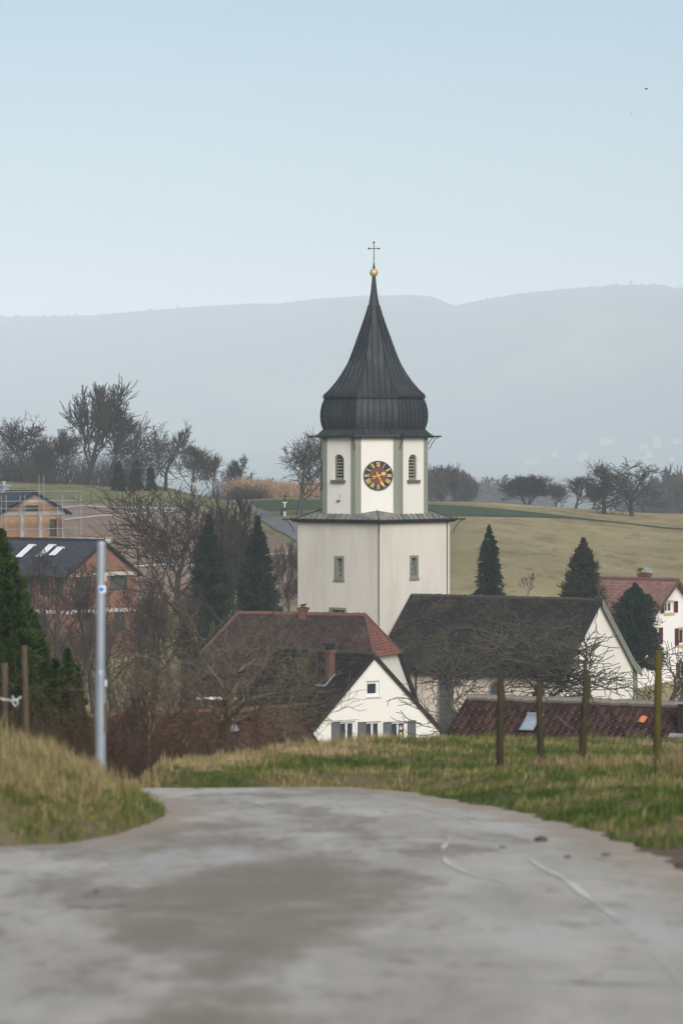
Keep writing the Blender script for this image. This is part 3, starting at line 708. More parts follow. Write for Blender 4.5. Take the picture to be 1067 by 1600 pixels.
octshell([(3.26, zl(622)), (3.27, zl(619)), (3.2, zl(618))], 'dome_ring', tower, M['seam'])
octshell(prof_top, 'spire_tip', tower, M['dome'])
zb = zl(424); mb = MB(); mb.lathe([(0.001, zb-.27)] + [(.27*math.sin(math.pi*k/12), zb-.27*math.cos(math.pi*k/12)) for k in range(1, 12)] + [(.001, zb+.27)], 20)
ball = mb.build('gold_ball', M['gold'], tower, True)
mb = MB(); mb.lathe([(.12, zl(430.5)), (.12, zl(428)), (.09, zl(427))], 12); mb.lathe([(.055, zb+.25), (.085, zb+.30), (.04, zb+.62), (.0, zb+.64)], 10)
zt = zl(376.0); za = zl(386.2)
mb.tube([(0, 0, zb+.5), (0, 0, zt)], .028, 6); mb.tube([(-.34, 0, za), (.34, 0, za)], .026, 6)
for c in ((0, 0, zt), (-.34, 0, za), (.34, 0, za)):
    c = Vector(c); mb.lathe([(0.001, -.05), (.045, -.03), (.055, 0), (.045, .03), (.001, .05)], 8, Matrix.Translation(c))
    if c.x == 0: mb.tube([c + Vector((-.075, 0, -.04)), c + Vector((.075, 0, -.04))], .02, 4)
    else: mb.tube([c + Vector((-.03*np.sign(c.x), 0, -.075)), c + Vector((-.03*np.sign(c.x), 0, .075))], .02, 4)
mb.lathe([(.001, zb+.85), (.05, zb+.88), (.001, zb+.92)], 8)
mb.build('cross', M['dark'], tower)
for i in range(8):
    a = OA[i] + R(22.5); c = Vector((math.cos(a), math.sin(a), 0)); spout(c*(3.68/math.cos(R(22.5))) + Vector((0, 0, zl(682.5, 249))), c, .62)

# ------------------------------------------------------------------ tiled roofs and houses
def tint_for(n): return np.clip(NR.normal(.5, .22, n), 0, 1)
def tiles(name, parent, mt, O, eu, ev, v_len, urange, w, expo, style='flat', thick=.03, jit=.010, skip=None):
    """Rows of single overlapping tiles on a slope; O is the eave's left end, eu runs along it, ev up the slope."""
    O, eu, ev = Vector(O), Vector(eu).normalized(), Vector(ev).normalized(); n = eu.cross(ev)
    if n.z < 0: n = -n
    C = []
    rows = int(v_len/expo)
    for i in range(rows):
        v = i*expo; a, b = urange(v), None
        k = int((a[1]-a[0])/w); 
        if k < 1: continue
        u0 = a[0] + (w/2 if i % 2 and style == 'flat' else 0) - (w/2 if style == 'flat' else 0)
        for j in range(k + (1 if style == 'flat' else 0)):
            ua = max(u0 + j*w, a[0]); ub = min(u0 + (j+1)*w, a[1])
            if ub-ua > w*.3 and not (skip and skip((ua+ub)/2, v+expo/2)): C.append((ua, ub-.006, v))
    C = np.array(C); nT = len(C)
    if style == 'flat': pu = np.array([0, 1.0]); ph = np.array([1, 1.0])*thick
    else: pu = np.array([0, .16, .38, .60, .78, 1.0]); ph = np.array([.35, 1, 1.15, .55, .25, .3])*thick*1.6
    m_ = len(pu); U = C[:, 0:1] + (C[:, 1:2]-C[:, 0:1])*pu[None]
    j1 = NR.normal(0, jit, (nT, 1)); jv = NR.normal(0, jit*1.3, (nT, 1))
    hl = ph[None] + np.abs(j1) + thick*.6; hu = ph[None]*1.0 + 0*j1 - thick*.4
    vl = C[:, 2:3] + jv - .012; vu = vl + expo*1.06
    def P(u, v, h): return (np.array(O)[None, None] + u[..., None]*np.array(eu) + v[..., None]*np.array(ev) + h[..., None]*np.array(n))
    one = np.ones((1, m_))
    A = P(U, vl*one, hl); B = P(U, vu*one, hu); D = P(U, vl*one, -0.02*np.ones((nT, m_)))
    V = np.concatenate([A, B, D], 1); st = 3*m_; base = (np.arange(nT)*st)[:, None]
    F = []
    for k in range(m_-1):
        F.append(base + np.array([[k, k+1, m_+k+1, m_+k]])); F.append(base + np.array([[2*m_+k, 2*m_+k+1, k+1, k]]))
    F.append(base + np.array([[2*m_, 0, m_, m_]])[:, :3]); 
    F3 = [F.pop()]
    me = mesh_np(name, V.reshape(-1, 3), [np.concatenate(F), F3[0], base + np.array([[m_-1, 3*m_-1, 2*m_-1]])])
    fattr(me, 'tint', np.repeat(tint_for(nT), st))
    return tag(link(name, me, mt, parent), kind='stuff')
def tinted(o, v=.4):
    fattr(o.data, 'tint', np.full(len(o.data.vertices), v)); return o
class House:
    """Gabled house. Local x runs along the ridge, the slope seen from the road looks to -y."""
    def __init__(s, name, A, th, L, h, HE, HR, zbase, label, cat='house', group=None, mroof='t_white', mwall='white', mgable=None, oe=.45, ovg=.3):
        s.L, s.h, s.HE, s.HR, s.oe, s.ovg = L, h, HE, HR, oe, ovg
        c = Vector((math.cos(th), math.sin(th), 0)); mid = Vector((A.x, A.y, 0)) + c*L/2
        s.root = empty(name, (mid.x, mid.y, zbase), th, label, cat, group)
        s.tan = (HR-HE)/h; s.pitch = math.atan(s.tan); s.mr = M[mroof]; s.mw = M[mwall]; s.mg = M[mgable or mwall]
        s.slope = (h+oe)/math.cos(s.pitch)
        s.th = th; s.Rm = Matrix.Rotation(th, 4, 'Z'); s.org = Vector((mid.x, mid.y, zbase))
    def axes(s, face):
        n = {'f': Vector((0,-1,0)), 'b': Vector((0,1,0)), 'r': Vector((1,0,0)), 'l': Vector((-1,0,0))}[face]
        e = Vector((-n.y, n.x, 0)); d = s.h if face in 'fb' else s.L/2
        return n*d, e, Vector((0,0,1)), n
    def wall_uv(s, face, px, py):                  # where a sight line meets that wall
        O, e, u, n = s.axes(face); O, e, n = s.org + s.Rm @ O, s.Rm @ e, s.Rm @ n
        r = ray(px, py); t = n.dot(O)/n.dot(r); P = r*t - O
        return P.dot(e), P.z
    def roof_uv(s, px, py):                        # ... or the front slope: (along, up the slope)
        ev = Vector((0, math.cos(s.pitch), math.sin(s.pitch))); n = Vector((0, -math.sin(s.pitch), math.cos(s.pitch)))
        O = s.org + s.Rm @ Vector((0, -s.h-s.oe, s.HR-(s.h+s.oe)*s.tan)); nw = s.Rm @ n
        r = ray(px, py); P = r*(nw.dot(O)/nw.dot(r)) - O
        return P.dot(s.Rm @ Vector((1,0,0))), P.dot(s.Rm @ ev)
    def walls(s, holes={}, wall_parts='wall', gable_name='gable_wall', cut_r=None):
        for f in 'fbrl':
            O, e, u, n = s.axes(f); hs = holes.get(f, [])
            if f in 'fb': MB().panel(rect(-s.L/2, s.L/2, 0, s.HE), hs, O, e, u, n).build(wall_parts, s.mw, s.root)
            else:
                top = [(s.h, s.HE), (0, s.HR), (-s.h, s.HE)]
                if cut_r: top = [(s.h, s.HE), (cut_r, s.HR-cut_r*s.tan), (-cut_r, s.HR-cut_r*s.tan), (-s.h, s.HE)]
                MB().panel([(-s.h, 0), (s.h, 0)] + top, hs, O, e, u, n).build(gable_name, s.mg, s.root)
    def roof(s, w=.2, expo=.2, style='flat', thick=.03, hip=0.0, mridge='tile_ridge_dark', skip=None, jit=.01, front_tiles=True, verge='dark'):
        th_ = .13; X = s.L/2 + s.ovg; y0 = s.h+s.oe; z0 = s.HR - y0*s.tan
        mb = MB()
        hx = hip/math.tan(R(58)) if hip else 0; yh = hip/s.tan if hip else 0
        for sg in (-1, 1):
            P = [(-X, sg*y0, z0), (X, sg*y0, z0)] + ([(X, sg*yh, s.HR-hip), (X-hx, 0, s.HR), (-X+hx, 0, s.HR), (-X, sg*yh, s.HR-hip)] if hip else [(X, 0, s.HR), (-X, 0, s.HR)])
            lo = [(x, y, z-th_) for x, y, z in P]; k = len(P)
            mb.add(P+lo, [tuple(range(k)), tuple(range(2*k-1, k-1, -1))] + [(i, i+k, (i+1) % k + k, (i+1) % k) for i in range(k)])
        if hip:
            for sg in (-1, 1): mb.add([(sg*X, -yh, s.HR-hip), (sg*X, yh, s.HR-hip), (sg*(X-hx), 0, s.HR)], [(0, 1, 2)])
        rf = mb.build('roof', s.mr, s.root); tinted(rf, .3)
        cp, sp = math.cos(s.pitch), math.sin(s.pitch); vh = s.slope - (hip/sp if hip else 0)
        def ur(v):
            if hip and v > vh: t = (v-vh)/(s.slope-vh); return (hx*t, 2*X-hx*t)
            return (0, 2*X)
        if front_tiles: s.tobj = tiles('roof_tiles', rf, s.mr, (-X, -y0, z0), (1, 0, 0), (0, cp, sp), s.slope, ur, w, expo, style, thick, jit, skip)
        tiles('roof_tiles', rf, s.mr, (X, y0, z0), (-1, 0, 0), (0, -cp, sp), s.slope, ur, w*1.5, expo*1.5, style, thick, jit)
        if hip:
            hl = math.hypot(hx, hip)
            for sg in (-1, 1):
                tiles('hip_tiles', rf, M['t_hip'], (sg*X, -sg*yh, s.HR-hip), (0, sg, 0), (-sg*hx, 0, hip), hl, lambda v: (yh*v/hl, 2*yh-yh*v/hl), w*1.15, expo*1.15, style, thick, jit)
            for sg in (-1, 1):
                for sy in (-1, 1): MB().tube([(sg*(X-hx), 0, s.HR+.05), (sg*X, sy*yh, s.HR-hip+.04)], .10, 6).build('hip_cap', M[mridge], rf)
            X -= hx
        x = -X
        proto = None
        k = int(2*X/.36); cl = 2*X/k
        capm = MB().tube([(0, 0, 0), (cl*1.06, 0, .03)], .125, 8).mesh('ridge_tile')
        capm.materials.append(M[mridge])
        for i in range(k):
            o = link('ridge_tile', capm, None, rf); o.location = (x + i*cl, NR.normal(0, .008), s.HR+.015+NR.normal(0, .01))
        if verge:
            X = s.L/2+s.ovg
            for sx in (-1, 1):
                for sg in (-1, 1):
                    vm = MB(); a, b_ = Vector((sx*(X+.012), sg*y0, z0-.03)), Vector((sx*(X+.012), sg*yh, s.HR-hip-.03))
                    vm.add([a + Vector((0,0,.10)), b_ + Vector((0,0,.10)), b_ - Vector((0,0,.16)), a - Vector((0,0,.16))] + [p - Vector((sx*.05, 0, 0)) for p in (a + Vector((0,0,.10)), b_ + Vector((0,0,.10)), b_ - Vector((0,0,.16)), a - Vector((0,0,.16)))],
                           [(0,1,2,3), (7,6,5,4), (0,4,5,1), (2,6,7,3)])
                    vm.build('verge_board', M[verge], s.root)
        for sg in (-1, 1): MB().tube([(-s.L/2-s.ovg, sg*(y0+.06), z0-.07), (s.L/2+s.ovg, sg*(y0+.06), z0-.07)], .075, 6).build('gutter', M['dark'], s.root)
        return rf
    def window(s, face, a0, a1, b0, b1, frame='winwhite', casements=2, fw=.07, shutters=None, sh_w=None, sides='lr', sill=True, pane='glass', trim=0.0, mtrim=None):
        O, e, u, n = s.axes(face); w = MB()
        w.panel(rect(a0, a1, b0, b1), [rect(a0+fw, a1-fw, b0+fw, b1-fw)], O - n*.09, e, u, n, .07)
        f = w.build('window', M[frame], s.root)
        wd = (a1-a0-2*fw)/casements
        for i in range(casements):
            x0 = a0+fw+i*wd; x1 = x0+wd; c = MB(); c.panel(rect(x0+.004, x1-.004, b0+fw+.004, b1-fw-.004), [rect(x0+.055, x1-.055, b0+fw+.055, b1-fw-.055)], O - n*.112, e, u, n, .05); c.build('casement', M[frame], f)
            MB().prism(rect(x0+.03, x1-.03, b0+fw+.02, b1-fw-.02), O, e, u, n, -.16, -.145).build('pane', M[pane], f)
        if trim:
            MB().panel(rect(a0-trim, a1+trim, b0-trim, b1+trim), [rect(a0-.002, a1+.002, b0-.002, b1+.002)], O + n*.03, e, u, n, .04).build('window_trim', M[mtrim], f)
        if sill: MB().prism(rect(a0-.06-trim, a1+.06+trim, b0-.06-trim, b0-.003-trim), O, e, u, n, -.05, .09).build('window_sill', M[mtrim or 'winwhite'], f)
        if shutters:
            sw = sh_w or (a1-a0)/2
            for sd in sides:
                x0 = a0-sw-.03-trim if sd == 'l' else a1+.03+trim; x1 = x0+sw; c = MB()
                c.panel(rect(x0, x1, b0-.02, b1+.02), [rect(x0+.06, x1-.06, b0+.05, b1-.05)], O + n*.075, e, u, n, .04)
                c.prism(rect(x0, x1, b0-.02, b1+.02), O, e, u, n, .012, .034)
                k = int((b1-b0-.1)/.075)
                for i in range(k):
                    z = b0+.055+i*.075
                    c.add([O + e*x + u*zz + n*d for x in (x0+.06, x1-.06) for zz, d in ((z, .062), (z+.06, .036))], [(0, 2, 3, 1)])
                c.build('shutter', M[shutters], s.root)
    def chimney(s, x, y, w, d, z0, z1, mt='brick_ch', cap=None, name='chimney', label=None):
        mb = MB(); mb.box(x-w/2, x+w/2, y-d/2, y+d/2, z0, z1)
        mb.box(x-w/2-.06, x+w/2+.06, y-d/2-.06, y+d/2+.06, z1-.16, z1+.002)
        c = mb.build(name, M[mt], s.root)
        if cap: cap(c, x, y, w, d, z1)
        k = MB(); k.box(x-w/2+.09, x+w/2-.09, y-d/2+.09, y+d/2-.09, z1+.002, z1+.05); k.build('flue', M['hole'], c)
        return c
def skylight(H, u0, u1, v0, v1, pane='glass2', frame='galv', hh=.09):
    ev = Vector((0, math.cos(H.pitch), math.sin(H.pitch))); n = Vector((0, -math.sin(H.pitch), math.cos(H.pitch)))
    O = Vector((0, -H.h-H.oe, H.HR-(H.h+H.oe)*H.tan)); e = Vector((1, 0, 0))
    f = MB().panel(rect(u0, u1, v0, v1), [rect(u0+.07, u1-.07, v0+.07, v1-.09)], O + n*(hh+.03), e, ev, n, .2).prism(rect(u0-.02, u1+.02, v1, v1+.10), O, e, ev, n, -.02, hh+.045).build('skylight', M[frame], H.root)
    w = MB()
    for q in (rect(u0-.012, u0, v0, v1), rect(u1, u1+.012, v0, v1), rect(u0, u1, v0-.012, v0)): w.prism(q, O, e, ev, n, -.02, hh+.032)
    w.build('skylight_side', M['dark'], f)
    MB().prism(rect(u0+.05, u1-.05, v0+.05, v1-.07), O, e, ev, n, hh-.01, hh+.008).build('pane', M[pane], f)
# ------------------------------------------------------------------ church nave
zN = -19.6
A = at(648, 931, 247.3)
nave = House('church_nave', A, R(-33), 13.5, 4.55, -13.75-zN, A.z-zN, zN, 'church nave with long dark mossy roof and bare white gable, joined to the tower', 'church', None, 't_nave', 'nave_wall', 'nave_gable', .35, .22)
hN = {'f': []}
wz = [nave.wall_uv('f', 694, 1062), nave.wall_uv('f', 775, 1066)]
for a, b in wz: hN['f'].append(arch(a-.62, a+.62, b-4.2, b+.1))
nave.walls(hN)
nave.roof(.18, .16, 'flat', .022, mridge='tile_ridge_dark', jit=.009)
O, e, u, n = nave.axes('f')
for a, b in wz:
    f = MB().panel(arch(a-.62, a+.62, b-4.2, b+.1), [arch(a-.50, a+.50, b-4.05, b-.03)], O - n*.1, e, u, n, .1).build('arched_window', M['surround'], nave.root)
    MB().prism(arch(a-.6, a+.6, b-4.15, b+.08), O, e, u, n, -.21, -.19).build('pane', M['glass3'], f)
    lb = MB()
    for k in range(1, 8): lb.prism(rect(a-.5, a+.5, b-4.05+k*.5-.012, b-4.05+k*.5+.012), O, e, u, n, -.188, -.17)
    lb.prism(rect(a-.015, a+.015, b-4.05, b-.03), O, e, u, n, -.189, -.172); lb.build('leading', M['dark'], f)
a, b = nave.wall_uv('f', 651, 1060)
P = O + e*a + n*.1; MB().tube([(P.x, P.y-.3, nave.HE-.05), (P.x, P.y, nave.HE-.5), (P.x, P.y, .2)], .06, 6).build('downpipe', M['dark'], nave.root)
# copper strip and kneeler on the gable's verge, stone cross on the ridge end
X = nave.L/2 + nave.ovg; y0 = nave.h+nave.oe; z0 = nave.HR - y0*nave.tan
for sx in (1, -1):
    for sg in (-1, 1):
        vm = MB(); wi, dp = (.30, .50) if sg > 0 and sx > 0 else (.08, .10)
        pts = [Vector((sx*X, sg*(y0+.30), z0-.04)), Vector((sx*X, sg*(y0-.6), z0+.50)), Vector((sx*X, sg*.02, nave.HR+.1))]
        for p, q in zip(pts, pts[1:]): vm.add([p + Vector((-sx*wi, 0, .03)), p + Vector((sx*.06, 0, .05)), q + Vector((sx*.06, 0, .05)), q + Vector((-sx*wi, 0, .03)), p + Vector((sx*.06, 0, -dp)), q + Vector((sx*.06, 0, -dp)), p + Vector((-sx*wi, 0, -.1)), q + Vector((-sx*wi, 0, -.1))], [(0,1,2,3), (1,4,5,2), (0,3,7,6), (4,6,7,5)])
        vm.build('verge_strip', M['surround'] if sg > 0 and sx > 0 else M['dark'], nave.root)
mb = MB(); zc = nave.HR+.1; mb.box(X-.40, X-.05, -.16, .16, zc-.05, zc+.22); mb.box(X-.27, X-.17, -.05, .05, zc+.22, zc+1.15); mb.box(X-.268, X-.172, -.32, .32, zc+.75, zc+.86)
mb.build('gable_cross', M['tile_ridge_dark'], nave.root)
kn = MB(); kn.box(nave.L/2-.35, nave.L/2+.02, nave.h-.1, nave.h+.42, 0, nave.HE+.1); kn.build('corner_pier', M['surround'], nave.root)

# ------------------------------------------------------------------ parsonage, half-hipped
zP = -19.2; A = at(343, 958, 226.5)
pars = House('parsonage', A, R(-20), 10.3, 4.9, -14.55-zP, A.z-zP, zP, 'broad house with half-hipped brown red roof in front of the tower', 'house', None, 't_pars', 'white', None, .45, .25)
hs = []
for px in (318, 338, 358, 400): 
    a, b = pars.wall_uv('f', px, 1104); hs.append((a-.42, a+.42, b-.75, b+.55))
pars.walls({'f': [rect(*h) for h in hs]}, cut_r=2.3/((pars.HR-pars.HE)/pars.h))
pars.roof(.19, .17, 'flat', .022, 2.3, 'tile_ridge_red', jit=.010)
for h in hs: pars.window('f', *h, casements=2)
def ridge_x(H, px):
    O = H.org; r = ray(px, 900); c = H.Rm @ Vector((1, 0, 0)); k = r.x
    return (k*O.y - O.x)/(c.x - k*c.y)
x = ridge_x(pars, 474.5); pars.chimney(x, -.1, .46, .44, pars.HR-.6, pars.HR+.42, 'brick_ch')
u_, v_ = pars.roof_uv(543, 1004)
dm = MB(); ev = Vector((0, math.cos(pars.pitch), math.sin(pars.pitch))); nn = Vector((0, -math.sin(pars.pitch), math.cos(pars.pitch))); Or = Vector((0, -pars.h-pars.oe, pars.HR-(pars.h+pars.oe)*pars.tan))
c = Or + Vector((u_, 0, 0)) + ev*v_
dm.add([c + Vector((-.3, 0, 0)) + nn*.02, c + Vector((.3, 0, 0)) + nn*.02, c + Vector((0, -.05, .45)), c + ev*.9 + nn*.02], [(0, 1, 2), (0, 2, 3), (1, 3, 2)]); tinted(dm.build('roof_dormer', M['t_pars'], pars.root))

# ------------------------------------------------------------------ white gabled house with grey shutters
zW = -19.0; apex = at(583, 1023, 207.0); thW = R(-50)
Lw = 7.6; A = apex - Vector((math.cos(thW), math.sin(thW), 0))*Lw
wh = House('gabled_house', A, thW, Lw, 4.75, (apex.z - 4.2) - zW, apex.z-zW, zW, 'white gabled house with grey shutters and dark brown roof, right behind the grass bank', 'house', None, 't_white', 'white', None, .4, .16)
def uv2(H, f, x0, x1, y0, y1):
    a0, b1 = H.wall_uv(f, x0, y0); a1, b0 = H.wall_uv(f, x1, y1); return min(a0, a1), max(a0, a1), min(b0, b1), max(b0, b1)
gw = uv2(wh, 'r', 572.3, 592.7, 1064.5, 1087.5)
lw = [uv2(wh, 'r', x0, x1, 1128, 1157.5) for x0, x1 in ((531, 555.5), (571.5, 595), (611, 635.5))]
lw2 = [(a0, a1, b1-1.32, b1) for a0, a1, b0, b1 in lw]
wh.walls({'r': [rect(*gw)] + [rect(*q) for q in lw2]})
wh.roof(.28, .30, 'pan', .028, mridge='tile_ridge_dark', jit=.008, verge='timber')
wh.window('r', *gw, casements=1, fw=.10, frame='winwhite')
for i, q in enumerate(lw2): wh.window('r', *q, casements=2, fw=.06, shutters='shgrey', sh_w=(.56 if i else .58), sides='lr' if i == 2 else 'l')
O, e, u, n = wh.axes('r'); q = lw2[2]; am = q[0]*.27+q[1]*.73
d = MB(); d.prism([(am+.1*math.cos(t*math.pi/8), q[3]-.36+.13*math.sin(t*math.pi/8)) for t in range(16)], O, e, u, n, -.142, -.136); d.build('window_disc', M['sticker'], wh.root)
d = MB(); d.prism([(am+.09*math.cos(t*math.pi/8), q[3]-.72+.13*math.sin(t*math.pi/8)) for t in range(16)], O, e, u, n, -.142, -.136); d.build('window_ornament', M['yellow'], wh.root)
def cap_slab(c, x, y, w, d, z): 
    k = MB()
    for sx in (-1, 1):
        for sy in (-1, 1): k.box(x+sx*w*.36-.05, x+sx*w*.36+.05, y+sy*d*.36-.05, y+sy*d*.36+.05, z, z+.28)
    k.box(x-w*.6, x+w*.6, y-d*.6, y+d*.6, z+.28, z+.36); k.build('chimney_cap', M['dark'], c)
u_, v_ = wh.roof_uv(509, 1064); vv = v_*math.cos(wh.pitch) - wh.h - wh.oe + .3
x = u_; zt_ = at(509, 1012, 210).z - zW
wh.chimney(x, vv, .38, .38, wh.HR-abs(vv)*wh.tan-.8, zt_, 'brick_ch', cap_slab)
fl = MB()
cc = Vector((u_, 0, 0)) + Or*0
ev = Vector((0, math.cos(wh.pitch), math.sin(wh.pitch))); nn = Vector((0, -math.sin(wh.pitch), math.cos(wh.pitch))); Ow = Vector((0, -wh.h-wh.oe, wh.HR-(wh.h+wh.oe)*wh.tan))
fl.prism(rect(u_+.28, u_+.42, v_-.35, v_+.5), Ow, Vector((1,0,0)), ev, nn, .05, .085); fl.prism(rect(u_-.45, u_+.42, v_-.50, v_-.36), Ow, Vector((1,0,0)), ev, nn, .05, .09); fl.build('chimney_flashing', M['galv'], wh.root)

# ------------------------------------------------------------------ low house on the right, single tiles counted out
zR = -15.0; A = at(735, 1091, 132.0)
rh = House('low_house', A, R(-29), 13.5, 4.4, A.z-3.25-zR, A.z-zR, zR, 'low house with red brown pantile roof and one skylight, behind the fence posts', 'house', None, 't_right', 'white', None, .4, .12)
rh.walls()
tw, te = .27, .335
X = rh.L/2 + rh.ovg; y0 = rh.h+rh.oe; zz0 = rh.HR-y0*rh.tan; cp, sp = math.cos(rh.pitch), math.sin(rh.pitch)
rows = int(rh.slope/te); top_rows = 8; su0, sv0 = rh.roof_uv(806, 1145); su1, sv1 = rh.roof_uv(836, 1121)
su0, su1, sv0, sv1 = su0+.12, su1-.05, sv0+.02, sv1
if su1-su0 < .5: su1 = su0+.55
def in_sky(u, v): return su0-.05 < u-X < su1+.05 and sv0-.05 < v < sv1+.05
vis_cols = 36
single = []
def is_single(u, v): return v > (rows-top_rows)*te and u < vis_cols*tw
rf = rh.roof(tw, te, 'pan', .030, mridge='mortar', jit=.006, skip=lambda u, v: in_sky(u, v) or is_single(u, v), verge='timber')
def one_tile(seed):
    rg = np.random.default_rng(seed); pu = np.array([0, .16, .38, .60, .78, 1.0])*(tw-.008); ph = np.array([.35, 1, 1.15, .55, .25, .3])*.05
    A_ = [(u, -.012, h+.018) for u, h in zip(pu, ph)]; B_ = [(u, te*1.05, h-.012) for u, h in zip(pu, ph)]; D_ = [(u, -.012, -.02) for u in pu]
    fs = [f for k in range(5) for f in ((k, k+1, 7+k, 6+k), (12+k, 13+k, k+1, k))] + [(12, 0, 6), (5, 17, 11)]
    me = bpy.data.meshes.new('roof_tile'); me.from_pydata(A_+B_+D_, [], fs); me.update(); fattr(me, 'tint', np.full(18, rg.random())); me.materials.append(M['t_right']); return me
tmesh = [one_tile(i) for i in range(9)]
orange = one_tile(50); orange.materials.clear(); orange.materials.append(M['t_orange'])
B3 = Matrix(((1, 0, 0), (0, cp, -sp), (0, sp, cp))).to_4x4()
ot = [rh.roof_uv(1005, 1126), rh.roof_uv(996, 1129), rh.roof_uv(1003, 1134)]
oc_ = {(int((u+X)/tw), int(v/te)) for u, v in ot[:2]}
for i in range(rows-top_rows, rows):
    for j in range(vis_cols):
        u0, v0 = j*tw, i*te
        if in_sky(u0+tw/2, v0+te/2): continue
        isor = (j, i) in oc_
        o = link('roof_tile', orange if isor else random.choice(tmesh), None, rf)
        if isor: o['label'] = 'bright orange replacement tile'
        o.matrix_local = Matrix.Translation(Vector((-X+u0, -y0 + v0*cp, zz0 + v0*sp))) @ B3 @ Matrix.Rotation(random.gauss(0, .010), 4, 'Z') @ Matrix.Rotation(random.gauss(0, .008), 4, 'X')
skylight(rh, su0, su1, sv0, sv1)
u_, v_ = rh.roof_uv(1064, 1146)
yy = -y0 + v_*cp
mb = MB(); mb.box(u_-.10, u_+.9, yy-.1, yy+.9, rh.HR-2.6, rh.HR+.14); ch = mb.build('chimney', M['timber'], rh.root)
MB().box(u_-.18, u_+.98, yy-.18, yy+.98, rh.HR+.142, rh.HR+.18).build('chimney_cap', M['galv'], ch)
MB().prism(rect(u_-.35, u_+1.1, v_-.42, v_-.12), Vector((0, -y0, zz0)), Vector((1,0,0)), Vector((0, cp, sp)), Vector((0, -sp, cp)), .06, .10).build('flashing', M['alu'], ch)

# ------------------------------------------------------------------ low house on the left with the brick red roof
zL = -15.2; A = at(76, 1124, 136.0)
lh = House('old_house', A, R(34), 10.3, 4.4, A.z-3.4-zL, A.z-zL, zL, 'old house with brick red pantile roof, half hidden by brush behind the metal pole', 'house', None, 't_left', 'white', None, .4, .15)
lh.walls(); lh.roof(.25, .33, 'pan', .030, mridge='tile_ridge_red', jit=.010, verge='timber')
u_, v_ = lh.roof_uv(227, 1158); 
yy = -lh.h-lh.oe + v_*math.cos(lh.pitch)
lh.chimney(u_, yy+.2, .62, .55, lh.HR-abs(yy)*lh.tan-.6, at(227, 1103, 138).z-zL, 'brick_dk', cap_slab)
u_, v_ = lh.roof_uv(362, 1137)
skylight(lh, u_-.2, u_+.2, v_-.3, v_+.3, 'alu', 'alu', .06)

# ------------------------------------------------------------------ white house with the pale red roof
zK = -16.6; apex = at(1050, 906.5, 268.0); th = R(-38); Lk = 6.0
A = apex - Vector((math.cos(th), math.sin(th), 0))*Lk
pk = House('farmhouse', A, th, Lk, 4.3, apex.z-3.25-zK, apex.z-zK, zK, 'white house with pale red roof, burgundy shutters and yellow window frames', 'house', None, 't_pink', 'white2', None, .5, .55)
ws = [uv2(pk, 'r', 1037.5, 1050.5, 940.5, 956.5), uv2(pk, 'r', 1060, 1078, 982, 1006), uv2(pk, 'r', 1013, 1027, 982, 1006), uv2(pk, 'r', 1062, 1079, 1036, 1058)]
pk.walls({'r': [rect(*q) for q in ws]})
pk.roof(.32, .34, 'pan', .03, mridge='t_pink', jit=.004, verge='post_brown')
for i, q in enumerate(ws): pk.window('r', *q, casements=2 if i == 0 else 2, fw=.06, shutters='shred', sh_w=.42, trim=.10, mtrim='yellow')
def cap_arch(c, x, y, w, d, z):
    k = MB(); n_ = 10; r = w*.62
    top = [(x + r*math.cos(math.pi*i/n_), z+.06 + r*.75*math.sin(math.pi*i/n_)) for i in range(n_+1)]
    for i in range(n_): k.add([(top[i][0], y-d*.6, top[i][1]), (top[i+1][0], y-d*.6, top[i+1][1]), (top[i+1][0], y+d*.6, top[i+1][1]), (top[i][0], y+d*.6, top[i][1])], [(0, 1, 2, 3)])
    k.build('chimney_cap', M['alu'], c)
x = ridge_x(pk, 1003); pk.chimney(x, .25, .75, .6, pk.HR-.8, pk.HR+.42, 'brick_ch', cap_arch)

# ------------------------------------------------------------------ two brick houses under construction
zB = float(tz(xat(150, 300), 300)) - .3; apex = at(160, 845, 296.0); th = R(-40); Lb = 11.0
A = apex - Vector((math.cos(th), math.sin(th), 0))*Lb
b2 = House('brick_house', A, th, Lb, 3.9, apex.z-2.45-zB, apex.z-zB, zB, 'unplastered orange brick house with grey tiled roof and three skylights', 'house', 'brick houses under construction', 't_anth', 'brick_or', None, .35, .25)
wf = [uv2(b2, 'f', x0, x1, y0, y1) for x0, x1, y0, y1 in ((62, 78, 901, 930), (40, 52, 901, 942), (88, 100, 901, 932), (58, 72, 962, 990))]
wr = [uv2(b2, 'r', x0, x1, y0, y1) for x0, x1, y0, y1 in ((126, 144, 900, 925), (172, 200, 896, 922), (130, 146, 955, 985), (178, 196, 955, 985))]
b2.walls({'f': [rect(*q) for q in wf], 'r': [rect(*q) for q in wr]})
b2.roof(.33, .36, 'pan', .03, mridge='t_anth', jit=.004, verge='dark')
for f_, L_ in (('f', wf), ('r', wr)):
    for q in L_:
        O, e, u, n = b2.axes(f_)
        f = MB().panel(rect(*q), [rect(q[0]+.07, q[1]-.07, q[2]+.07, q[3]-.07)], O - n*.12, e, u, n, .08).build('window', M['dark'], b2.root)
        MB().prism(rect(q[0]+.03, q[1]-.03, q[2]+.03, q[3]-.03), O, e, u, n, -.21, -.18).build('pane', M['glass3'], f)
for f_ in 'fr':
    O, e, u, n = b2.axes(f_); hl = (b2.L/2 if f_ == 'f' else b2.h)
    for nm, zz in (('ring_beam', b2.HE-.12), ('floor_slab', b2.HE-2.95)): MB().prism(rect(-hl-.03, hl+.03, zz-.14, zz+.14), O, e, u, n, -.1, .035).build(nm, M['concrete'], b2.root)
